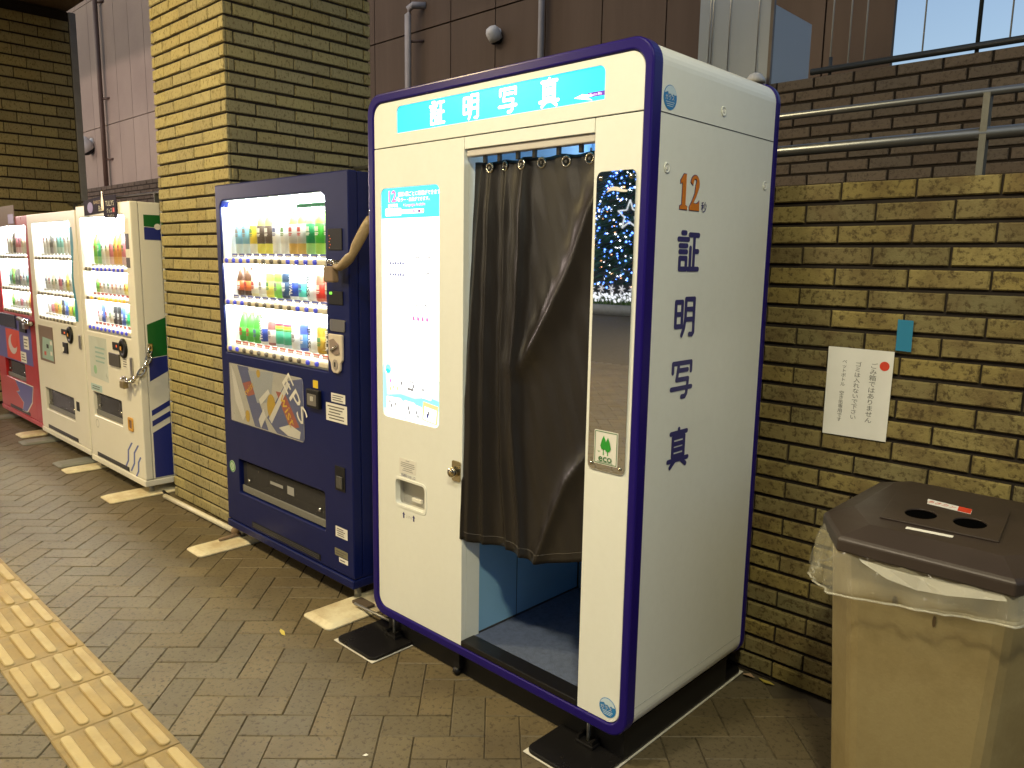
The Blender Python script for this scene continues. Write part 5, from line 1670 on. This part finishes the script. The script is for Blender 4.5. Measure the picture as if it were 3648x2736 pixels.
y2 = 0.075
w2 = machine(dict(x0=-4.610, x1=-3.490, y=y2, z0=0.066, z1=1.771, mat=MWH, win=(-4.500, -3.620, 0.975, 1.705), wr=0.035, wc='cd', port=(-4.465, -3.790, 0.264, 0.438),
                  grille=(-4.45, -3.75, 0.128), nums=False, short='the middle white machine', inside=M_INSIDE2,
                  label='plain white vending machine with a wavy blue strip, next to the red machine',
                  rows=[dict(z=1.444, bx0=-4.43, bx1=-3.70, n=10, price=M_PAPER, btn=lambda i: M_BTN,
                             items=items(['white', 'white', 'silver', 'white', 'aqua', 'aqua', 'white', 'white', 'white', 'lime'], [BOT])),
                        dict(z=1.178, bx0=-4.43, bx1=-3.70, n=10, price=M_PAPER, btn=lambda i: M_BTN, scale=1.15,
                             items=items(['white', 'white', 'cream', 'white', 'pink', 'white', 'yellow', 'white', 'aqua', 'red'], [FLK, CAN])),
                        dict(z=0.992, bx0=-4.43, bx1=-3.70, n=10, price=M_PAPER, btn=lambda i: M_BTN,
                             items=items(['white', 'pink', 'orange', 'yellow', 'black', 'blue', 'yellow', 'lime', 'orange', 'orange'], [CAN]))]))
G2 = y2 - 0.0008
wav = [(-3.625 + 0.012 * math.sin(k * 0.9), 1.66 - k * 0.065) for k in range(11)]
flat('wavy_strip', wav + [(x_ + 0.048 + 0.012 * math.sin(k * 0.7 + 1), z_) for k, (x_, z_) in reversed(list(enumerate(wav)))], 'y', G2, wear(pmat('strip_blue', (0.03, 0.30, 0.46), rough=0.35), 5, 0.4, dark=(0.6, 0.5, 1.0)), w2)
wp = plate('leaflet_window', [(-4.515, 0.652), (-4.165, 0.652), (-4.165, 0.928), (-4.515, 0.928)], 'y', y2 - 0.003, y2 - 0.0003, pmat('leaflet_brown', (0.20, 0.14, 0.11), rough=0.3), w2)
flat('leaflet', [(-4.46, 0.672), (-4.18, 0.668), (-4.18, 0.83), (-4.42, 0.84)], 'y', y2 - 0.0040, pmat('leaflet_mint', (0.32, 0.48, 0.44), rough=0.4), wp)
for x_, z_, mm in ((-4.40, 0.70, M_PRICER), (-4.33, 0.76, M_INK), (-4.25, 0.71, M_PAPER), (-4.24, 0.79, M_PAPER)):
    flat('leaflet_print', [(x_, z_), (x_ + 0.05, z_), (x_ + 0.05, z_ + 0.03), (x_, z_ + 0.03)], 'y', y2 - 0.0050, mm, wp)
coin_dial(w2, -3.755, 0.903, y2)
box('amount_display', -3.945, -3.83, y2 - 0.006, y2 - 0.0003, 0.895, 0.935, M_BLACK, w2)
flat('digit_glow', [(-3.88, 0.905), (-3.855, 0.905), (-3.855, 0.918), (-3.88, 0.918)], 'y', y2 - 0.0075, emat('led_red', (0.9, 0.15, 0.03), 0.5, False), w2)
box('bill_slot', -3.925, -3.825, y2 - 0.010, y2 - 0.0003, 0.760, 0.840, M_BLACK, w2, bevel=0.003)
flat('receipt_slip', [(-3.975, 0.765), (-3.885, 0.775), (-3.875, 0.805), (-3.93, 0.808)], 'y', y2 - 0.014, M_PAPER, w2)
box('coin_return', -3.735, -3.670, y2 - 0.003, y2 - 0.0003, 0.356, 0.424, M_BLACK, w2, bevel=0.002)
box('lock_handle', -3.560, -3.525, y2 - 0.012, y2 - 0.0003, 0.82, 0.92, M_STEEL, w2, bevel=0.004)
foot_plate(w2, -3.700, -3.520, -0.125, 0.30, M_PLATEG)
foot_plate(w2, -4.580, -4.400, -0.120, 0.30, M_PLATEG)

y3 = 0.090
w3 = machine(dict(x0=-5.880, x1=-4.640, y=y3, z0=0.070, z1=1.770, mat=MRD, win=(-5.600, -4.735, 0.975, 1.700), wr=0.01, port=(-5.655, -5.050, 0.392, 0.556),
                  grille=(-5.60, -5.00, 0.134), nums=False, short='the red machine', inside=M_INSIDE2,
                  label='red vending machine with a blue flame shape, farthest along the row',
                  rows=[dict(z=1.446, bx0=-5.50, bx1=-4.83, n=9, price=M_PAPER, btn=lambda i: M_BTN,
                             items=items(['white', 'cream', 'black', 'pink', 'pink', 'cream', 'white', 'lime', 'white'], [BOT])),
                        dict(z=1.180, bx0=-5.50, bx1=-4.83, n=9, price=M_PAPER, btn=lambda i: M_BTN, scale=1.15,
                             items=items(['aqua', 'lime', 'silver', 'silver', 'white', 'white', 'aqua', 'white', 'blue'], [FLK, CAN])),
                        dict(z=0.994, bx0=-5.50, bx1=-4.83, n=9, price=M_PAPER, btn=lambda i: M_BTN,
                             items=items(['lime', 'cream', 'white', 'pink', 'white', 'cream', 'orange', 'black', 'red'], [CAN]))]))
G3 = y3 - 0.0008
M_FLAME = pmat('flame_blue', (0.10, 0.10, 0.36), rough=0.35)
flat('lower_panel', [(-5.86, 0.125), (-4.80, 0.125), (-4.80, 0.388), (-5.86, 0.388)], 'y', G3, pmat('panel_salmon', (0.46, 0.06, 0.065), rough=0.4), w3)
pts = [(-5.38, 0.385), (-5.26, 0.300), (-5.36, 0.285), (-5.16, 0.215), (-5.22, 0.140), (-5.08, 0.150), (-4.92, 0.250), (-4.86, 0.385)]
flat('flame_edge', grow(pts, 0.014), 'y', G3 - 0.0010, M_PAPER, w3)
flat('flame_shape', pts, 'y', G3 - 0.0020, M_FLAME, w3)
flat('upper_panel', [(-5.86, 0.56), (-4.80, 0.56), (-4.80, 0.955), (-5.86, 0.955)], 'y', G3, M_FLAME, w3)
pb = flat('picture_panel', [(-5.56, 0.57), (-5.14, 0.57), (-5.14, 0.83), (-5.56, 0.83)], 'y', G3 - 0.0010, M_RED, w3)
flat('white_swirl', circle(-5.36, 0.70, 0.13, 18, 0.085), 'y', G3 - 0.0020, pmat('swirl_pale', (0.60, 0.52, 0.54)), pb)
flat('white_swirl', circle(-5.31, 0.73, 0.10, 18, 0.06), 'y', G3 - 0.0030, M_RED, pb)
notice(w3, -5.14, 0.57, -4.98, 0.66, 3, G3 - 0.0012)
notice(w3, -5.02, 0.69, -4.88, 0.80, 3, G3 - 0.0012)
box('selection_unit', -5.70, -5.20, y3 - 0.012, y3 - 0.0003, 0.845, 0.960, pmat('unit_dark', (0.04, 0.04, 0.07), rough=0.25), w3, bevel=0.004)
box('coin_unit', -5.08, -4.90, y3 - 0.014, y3 - 0.0003, 0.83, 0.945, M_BLACK, w3, bevel=0.004)
foot_plate(w3, -4.900, -4.700, -0.060, 0.30, M_PLATE)
foot_plate(w3, -5.820, -5.640, -0.060, 0.30, M_PLATEG)
pp = plate('top_poster', [(-5.60, 1.700), (-4.98, 1.700), (-4.98, 1.86), (-5.60, 1.86)], 'y', y3 - 0.006, y3 - 0.002, film_mat('poster_film', (0.36, 0.26, 0.30), 0.75, 0.1), w3)
flat('poster_shape', [(-5.16, 1.715), (-5.00, 1.715), (-5.00, 1.79), (-5.16, 1.79)], 'y', y3 - 0.0075, pmat('poster_violet', (0.12, 0.08, 0.30)), pp)
ck = root('padlock', (-4.82, 0.05, 0.90), 'silver padlock with bar on the red vending machine', 'padlock')
tube('bar', [(-4.98, 0.055, 0.945), (-4.62, 0.050, 0.925)], 0.020, M_CHROME, ck, seg=10)
box('body', -4.86, -4.80, 0.045, 0.080, 0.87, 0.915, M_STEEL, ck, bevel=0.005)

# ================================================================== litter bin with bag
M_BIN = wear(wear(pmat('bin_tan', (0.255, 0.205, 0.102), rough=0.5), 5, 0.5, dark=(0.5, 0.40, 0.25), bump=0.1, bscale=120), 34, 0.18, dark=(0.5, 0.43, 0.33), rough_var=0.1, stretch=(1.2, 1.2, 0.8))
M_LID = wear(pmat('bin_lid_brown', (0.036, 0.026, 0.022), rough=0.42), 8, 0.3, dark=(1.6, 1.6, 1.6))
bn = root('litter_bin', (1.88, 0.40, 0), 'tan litter bin with brown lid and two round holes', 'litter bin')


def octa(x0, x1, y0, y1, cx, cy, bx, by):
    return [(x0, y0 + cy), (x0 + cx, y0), (x1 - cx, y0), (x1, y0 + cy), (x1, y1 - by), (x1 - bx, y1), (x0 + bx, y1), (x0, y1 - by)]


def loft(name, sections, m, parent, cap_top=True, cap_bottom=True, bevel=0, smooth=False):
    bm = bmesh.new()
    rings = [[bm.verts.new((x_, y_, z_)) for x_, y_ in pts] for z_, pts in sections]
    for a, b in zip(rings, rings[1:]):
        for i in range(len(a)):
            bm.faces.new((a[i], a[(i + 1) % len(a)], b[(i + 1) % len(a)], b[i]))
    if cap_bottom:
        bm.faces.new(rings[0])
    if cap_top:
        bm.faces.new(rings[-1])
    return from_bm(name, bm, m, parent, bevel=bevel, smooth=smooth)


loft('body', [(0.0, octa(1.665, 2.085, 0.165, 0.615, 0.085, 0.10, 0.05, 0.05)), (0.40, octa(1.645, 2.105, 0.145, 0.635, 0.085, 0.10, 0.05, 0.05)),
              (0.815, octa(1.622, 2.125, 0.125, 0.655, 0.085, 0.10, 0.05, 0.05))], M_BIN, bn, bevel=0.02, )
lid_out = octa(1.595, 2.150, 0.078, 0.690, 0.097, 0.160, 0.04, 0.05)
lid_mid = octa(1.602, 2.143, 0.086, 0.684, 0.096, 0.158, 0.04, 0.05)
lid_top = octa(1.655, 2.090, 0.160, 0.640, 0.080, 0.120, 0.03, 0.04)
lid = loft('lid', [(0.812, lid_out), (0.842, lid_out), (0.849, lid_mid), (0.868, lid_top)], M_LID, bn, bevel=0.004)
holes_ = [(1.800, 0.322), (1.905, 0.335)]
# hatch panel with the two openings, slightly proud of the lid
pn = plate('lid_panel', [(1.735, 0.225), (1.985, 0.240), (1.955, 0.505), (1.690, 0.497)], 'z', 0.8685, 0.8730, M_LID, bn, holes=[circle(hx, hy, 0.035, 22, 0.045) for hx, hy in holes_], bevel=0.0015)
for hx, hy in holes_:
    plate('lid_hole', circle(hx, hy, 0.0352, 22, 0.0452), 'z', 0.8683, 0.8687, pmat('hole_black', (0.002, 0.002, 0.002), rough=1.0, spec=0.0), pn)
ls = plate('can_label', [(1.786, 0.422), (1.889, 0.408), (1.882, 0.452), (1.775, 0.468)], 'z', 0.8733, 0.8738, M_PAPER, bn)
plate('label_red', [(1.858, 0.413), (1.888, 0.409), (1.882, 0.451), (1.851, 0.455)], 'z', 0.8740, 0.8744, M_RED, ls)
text('lettering', 'あきカン', 'z', 1.816, 0.440, 0.8742, 0.022, M_RED, ls, rot=-0.12, w=0.066)
plate('worn_label', [(1.805, 0.188), (1.902, 0.200), (1.900, 0.216), (1.804, 0.205)], 'z', 0.8690, 0.8695, M_PAPER, bn)
flat('stain_spot', circle(1.815, 0.712, 0.006, 8, 0.012), 'y', 0.1285, pmat('stain_brown', (0.07, 0.045, 0.02)), bn)
flat('stain_spot', circle(1.900, 0.690, 0.004, 8, 0.014), 'y', 0.1290, pmat('stain_brown', (0.07, 0.045, 0.02)), bn)

M_BAG = film_mat('bag_film', (0.66, 0.64, 0.52), 0.20, rough=0.10)
bg_ = root('bin_bag', (1.88, 0.40, 0.76), 'clear plastic bag folded over the rim of the litter bin', 'bag')
bm = bmesh.new()
NS = 160
secs = []
base_o = octa(1.600, 2.146, 0.088, 0.680, 0.090, 0.140, 0.04, 0.05)


def resample(pts, n):
    seg = []
    for i in range(len(pts)):
        a, b = Vector(pts[i]), Vector(pts[(i + 1) % len(pts)])
        seg.append((a, b, (b - a).length))
    tot = sum(s_[2] for s_ in seg)
    out = []
    for k in range(n):
        d_ = tot * k / n
        for a, b, L_ in seg:
            if d_ <= L_:
                out.append(a + (b - a) * (d_ / L_))
                break
            d_ -= L_
    return out


rs = resample(base_o, NS)
cx_, cy_ = 1.873, 0.385
rings = []
for j, (z_, off) in enumerate(((0.826, -0.004), (0.812, 0.004), (0.795, 0.010), (0.775, 0.012), (0.755, 0.016), (0.738, 0.018), (0.728, 0.012), (0.732, 0.006))):
    ring = []
    for k, p in enumerate(rs):
        d_ = Vector((p.x - cx_, p.y - cy_)).normalized()
        wv = 0.006 * math.sin(k * 0.55 + j * 0.8) + 0.005 * math.sin(k * 1.37 - j * 0.5) + 0.003 * math.sin(k * 2.9 + j)
        left = max(0.0, 1 - abs(k / NS - 0.03) * 10) + max(0.0, 1 - abs(k / NS - 1.03) * 10)
        sag = -0.030 * math.sin(max(0, min(1, (p.x - 1.64) / 0.46)) * math.pi * 0.5) * 0 + 0.02 * math.sin(k * 0.21)
        z2 = z_ + (0.3 * wv + 0.16 * (p.x - 1.80) - 0.012) * (j / 7)
        ring.append(bm.verts.new((p.x + d_.x * (off + wv * (0.3 + j / 7)) - 0.02 * left * (j / 7), p.y + d_.y * (off + wv * (0.3 + j / 7)), z2)))
    rings.append(ring)
for a, b in zip(rings, rings[1:]):
    for i in range(NS):
        bm.faces.new((a[i], a[(i + 1) % NS], b[(i + 1) % NS], b[i]))
hem_pts = [v_.co.copy() for v_ in rings[6]]
from_bm('film', bm, M_BAG, bg_, smooth=True)
tube('hem', hem_pts + hem_pts[:1], 0.0028, film_mat('bag_hem', (0.74, 0.74, 0.66), 0.32, 0.15), bg_, seg=6)
bm = bmesh.new()
top = [(1.74, 0.806), (1.80, 0.800), (1.86, 0.800), (1.92, 0.806), (2.03, 0.812)]
bot = [(1.74, 0.800), (1.80, 0.778), (1.86, 0.770), (1.92, 0.778), (2.03, 0.800)]
tv = [bm.verts.new((x_, 0.086 + 0.002 * (i % 2), z_)) for i, (x_, z_) in enumerate(top)]
bv = [bm.verts.new((x_ + 0.01, 0.080 - 0.004 * (i % 2), z_)) for i, (x_, z_) in enumerate(bot)]
for i in range(4):
    bm.faces.new((tv[i], tv[i + 1], bv[i + 1], bv[i]))
from_bm('crumpled_fold', bm, film_mat('bag_fold', (0.74, 0.73, 0.66), 0.5, 0.2), bg_)

# ================================================================== notices on the wall, conduit, litter
nt = root('notice_sheet', (1.458, YW, 0.935), 'white handwritten notice with a red dot on the yellow brick wall', 'notice')
plate('sheet', [(1.3585, 0.934), (1.5560, 0.936), (1.5580, 1.219), (1.3570, 1.220)], 'y', YW - 0.0058, YW - 0.0050, M_PAPER, nt)
M_PEN = pmat('pen_grey', (0.13, 0.13, 0.12), rough=0.7)
for body, x, z, h, w_ in (('ご\nみ\n箱\nで\nは\nあ\nり\nま\nせ\nん', 1.500, 1.084, 0.190, 0.0215), ('ゴ\nミ\nは\n入\nれ\nな\nい\nで\n下\nさ\nい', 1.453, 1.086, 0.185, 0.0190),
                          ('ペ\nッ\nト\nボ\nト\nル\n　\n空\nき\n缶\n専\n用\nで\nす', 1.410, 1.080, 0.200, 0.0150)):
    text('handwriting', body, 'y', x, z, YW - 0.0064, h, M_PEN, nt, w=w_, rot=-0.02)
flat('red_dot', circle(1.533, 1.172, 0.0145, 22), 'y', YW - 0.0068, M_RED, nt)
bt = plate('blue_tape', [(1.5595, 1.224), (1.604, 1.223), (1.603, 1.317), (1.5590, 1.319)], 'y', YW - 0.0058, YW - 0.0050, pmat('tape_blue', (0.015, 0.19, 0.34), rough=0.5))
tag(bt, 'small blue rectangle of tape beside the notice on the brick wall', 'tape')

cd_ = root('conduit', (-1.87, 0.115, 0), 'white plastic pipe lying along the foot of the brick pillar', 'pipe')
tube('pipe', [(-2.345, 0.120, 0.018), (-1.475, 0.135, 0.018)], 0.0155, wear(pmat('conduit_white', (0.66, 0.63, 0.52), rough=0.45), 12, 0.4), cd_)
tube('clamp', [(-1.480, 0.135, 0.018), (-1.440, 0.136, 0.018)], 0.021, pmat('rust', (0.20, 0.14, 0.09), rough=0.8), cd_)
tube('cable', [(-2.36, 0.150, 0.012), (-2.39, 0.135, 0.035), (-2.37, 0.120, 0.045), (-2.34, 0.125, 0.020)], 0.006, M_BLACK, cd_, seg=8)


def litter(name, x, y, pts, m, label, cat):
    bm = bmesh.new()
    bm.faces.new([bm.verts.new((x + px, y + py, 0.003 + pz)) for px, py, pz in pts])
    o = from_bm(name, bm, m)
    md_ = o.modifiers.new('t', 'SOLIDIFY')
    md_.thickness = 0.001
    tag(o, label, cat)


M_LEAF = pmat('leaf_yellow', (0.52, 0.42, 0.08), rough=0.6)
litter('fallen_leaf', -0.299, -0.257, [(-0.03, 0.012, 0), (-0.01, -0.004, 0.004), (0.02, -0.012, 0.003), (0.034, -0.004, 0), (0.01, 0.006, 0.006)], M_LEAF, 'thin yellow leaf on the paving in front of the blue machine', 'leaf')
litter('fallen_leaf', 1.235, 0.775, [(-0.03, 0.010, 0), (0.0, -0.012, 0.004), (0.035, 0.0, 0.003), (0.01, 0.014, 0)], M_LEAF, 'small yellow leaf at the foot of the wall beside the booth', 'leaf')
litter('paper_scrap', 1.170, 0.770, [(-0.02, 0.0, 0), (0.0, -0.014, 0.010), (0.026, 0.004, 0.002), (0.004, 0.014, 0.006)], pmat('scrap_brown', (0.36, 0.24, 0.15), rough=0.7), 'brown paper scrap beside the right base plate of the booth', 'scrap')
litter('paper_scrap', 0.572, -0.477, [(-0.006, -0.006, 0), (0.007, -0.003, 0.003), (0.004, 0.008, 0), (-0.003, 0.005, 0.002)], M_PAPER, 'tiny white paper scrap on the paving before the booth doorway', 'scrap')

# ================================================================== plaza opposite: what the booth's mirror shows
tr = root('christmas_tree', (-11.2, -18.4, 0.4), 'tall Christmas tree covered in blue and white lights across the plaza', 'tree')
tube('trunk', [(-11.2, -18.4, 0.3), (-11.2, -18.4, 6.8)], [0.22, 0.05], pmat('trunk_brown', (0.07, 0.045, 0.03), rough=0.9), tr)
rnd = random.Random(3)
bm = bmesh.new()
for k in range(4200):
    t = rnd.random() ** 0.8
    z_ = 1.15 + t * 5.6
    rad = 2.25 * (1 - t) ** 0.8 + 0.1
    a = rnd.uniform(0, 2 * math.pi)
    rr = rad * math.sqrt(rnd.uniform(0.25, 1.0))
    c0 = Vector((-11.2 + rr * math.cos(a), -18.4 + rr * math.sin(a), z_ - 0.20 * rr))
    o_ = Vector((math.cos(a), math.sin(a), -0.35)).normalized() * rnd.uniform(0.25, 0.5)
    s_ = Vector((-math.sin(a), math.cos(a), rnd.uniform(-0.4, 0.4))) * rnd.uniform(0.05, 0.11)
    q = [bm.verts.new(c0 - s_), bm.verts.new(c0 + s_), bm.verts.new(c0 + o_)]
    bm.faces.new(q)
cr_ = from_bm('crown', bm, wear(pmat('fir_green', (0.03, 0.11, 0.06), rough=0.8), 2, 0.4), tr)


def led_string(name, n, colr, s_, seed):
    rnd_ = random.Random(seed)
    bm_ = bmesh.new()
    for k in range(n):
        t_ = rnd_.random() ** 0.9
        z__ = 1.2 + t_ * 5.2
        rad_ = 2.25 * (1 - t_) ** 0.8 + 0.15
        a_ = rnd_.uniform(0, math.pi * 2)
        c_ = Vector((-11.2 + rad_ * math.cos(a_), -18.4 + rad_ * math.sin(a_), z__ - 0.2 * rad_))
        r_ = rnd_.uniform(0.012, 0.03) * s_
        vv = [bm_.verts.new(c_ + Vector(d_) * r_) for d_ in ((1, 0, 0), (0, 1, 0), (-1, 0, 0), (0, -1, 0), (0, 0, 1), (0, 0, -1))]
        for i in range(4):
            bm_.faces.new((vv[i], vv[(i + 1) % 4], vv[4]))
            bm_.faces.new((vv[(i + 1) % 4], vv[i], vv[5]))
    o_ = from_bm(name, bm_, emat('led_' + name, colr, 7.0, False), tr)
    o_['kind'] = 'stuff'


led_string('blue_lights', 1000, (0.10, 0.25, 1.0), 1.25, 1)
led_string('white_lights', 330, (0.85, 0.92, 1.0), 1.1, 2)
led_string('orange_lights', 160, (1.0, 0.45, 0.20), 0.9, 4)
st_ = root('star_ornament', (-10.45, -16.3, 2.8), 'silver wire star hanging before the Christmas tree', 'ornament')
sp_ = [(-10.45 + (0.42 if k % 2 == 0 else 0.18) * math.cos(math.pi / 2 + k * math.pi / 5), -16.3, 2.8 + (0.42 if k % 2 == 0 else 0.18) * math.sin(math.pi / 2 + k * math.pi / 5)) for k in range(10)]
for k in range(10):
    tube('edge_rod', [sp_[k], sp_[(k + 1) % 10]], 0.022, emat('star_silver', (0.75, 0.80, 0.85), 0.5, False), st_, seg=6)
for k in range(5):
    x_ = -11.75 + k * 0.36
    sn = root('snowflake_ornament', (x_, -16.35, 0.3), 'white snowflake on a stick in the planter, %s in the row' % ORD[k], 'ornament', 'snowflakes in the planter')
    tube('stick', [(x_, -16.35, 0.3), (x_, -16.35, 0.75)], 0.008, M_WHITE, sn, seg=6)
    for j in range(3):
        a = j * math.pi / 3 + 0.2
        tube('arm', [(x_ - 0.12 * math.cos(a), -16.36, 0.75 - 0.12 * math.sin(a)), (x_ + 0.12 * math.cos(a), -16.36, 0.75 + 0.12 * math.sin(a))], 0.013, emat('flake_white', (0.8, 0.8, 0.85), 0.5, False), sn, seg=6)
pl = root('planter', (-11.2, -18.4, 0), 'round grey planter with white flowers around the Christmas tree', 'planter')
lathe('wall', [(2.30, 0.0), (2.30, 0.30), (2.16, 0.30), (2.16, 0.24)], wear(pmat('planter_grey', (0.24, 0.25, 0.25), rough=0.7), 8, 0.4), pl, seg=48, c=(-11.2, -18.4, 0))
bm = bmesh.new()
bm2 = bmesh.new()
for k in range(1500):
    a, rr = rnd.uniform(0, 2 * math.pi), rnd.uniform(1.55, 2.2)
    c0 = Vector((-11.2 + rr * math.cos(a), -18.4 + rr * math.sin(a), 0.27))
    h_ = rnd.uniform(0.10, 0.24)
    d_ = Vector((rnd.uniform(-1, 1), rnd.uniform(-1, 1), 0)) * 0.07
    s_ = Vector((rnd.uniform(-1, 1), rnd.uniform(-1, 1), 0)).normalized() * 0.03
    bm.faces.new([bm.verts.new(c0 - s_), bm.verts.new(c0 + s_), bm.verts.new(c0 + d_ + Vector((0, 0, h_)))])
    if k % 4 == 0:
        c1 = c0 + d_ + Vector((0, 0, h_))
        bm2.faces.new([bm2.verts.new(c1 + Vector((0.04 * math.cos(q), 0.02 * math.sin(q), 0.04 * math.sin(q)))) for q in (0, 1.26, 2.5, 3.8, 5.0)])
o = from_bm('foliage', bm, pmat('planter_green', (0.06, 0.12, 0.025), rough=0.8), pl)
o['kind'] = 'stuff'
o = from_bm('flower_lights', bm2, emat('flower_white', (0.9, 0.93, 1.0), 0.9, False), pl)
o['kind'] = 'stuff'

for i, (x_, y_) in enumerate(((-4.2, -12.0), (-15.5, -12.5))):  # lamps added out of view to light the paving in the mirror
    lp = root('added_plaza_lamp', (x_, y_, 0), ('unseen globe lamp added to light the open plaza', 'unseen globe lamp added beyond the Christmas tree planter')[i], 'lamp', 'added globe lamps lighting the plaza')
    tube('pole', [(x_, y_, 0), (x_, y_, 3.4)], [0.055, 0.035], M_DARKPIPE, lp)
    lathe('globe', [(0.2 * math.sin(math.pi * k / 12) + 0.001, -0.2 * math.cos(math.pi * k / 12)) for k in range(13)], emat('added_plaza_glow', (1.0, 0.86, 0.62), 8.0, sample=False), lp, c=(x_, y_, 3.6))
    ld = bpy.data.lights.new('lamp', 'POINT')
    ld.energy = 520
    ld.color = (1.0, 0.86, 0.62)
    ld.shadow_soft_size = 0.2
    lo_ = bpy.data.objects.new('lamp_light', ld)
    lo_.location = (x_, y_, 3.25)
    link(lo_)
    adopt(lo_, lp)

far = root('building', (-10, -32, 0), 'dark office building with window bands across the plaza', 'building')
box('wall', -60, 40, -44, -34, 0, 22, wear(pmat('far_wall', (0.10, 0.09, 0.08), rough=0.8), 0.3, 0.4), far)
for k in range(6):
    box('window_band', -58, 38, -33.98, -33.9, 2.2 + k * 3.3, 3.9 + k * 3.3, pmat('far_glass', (0.02, 0.025, 0.03), rough=0.1), far)
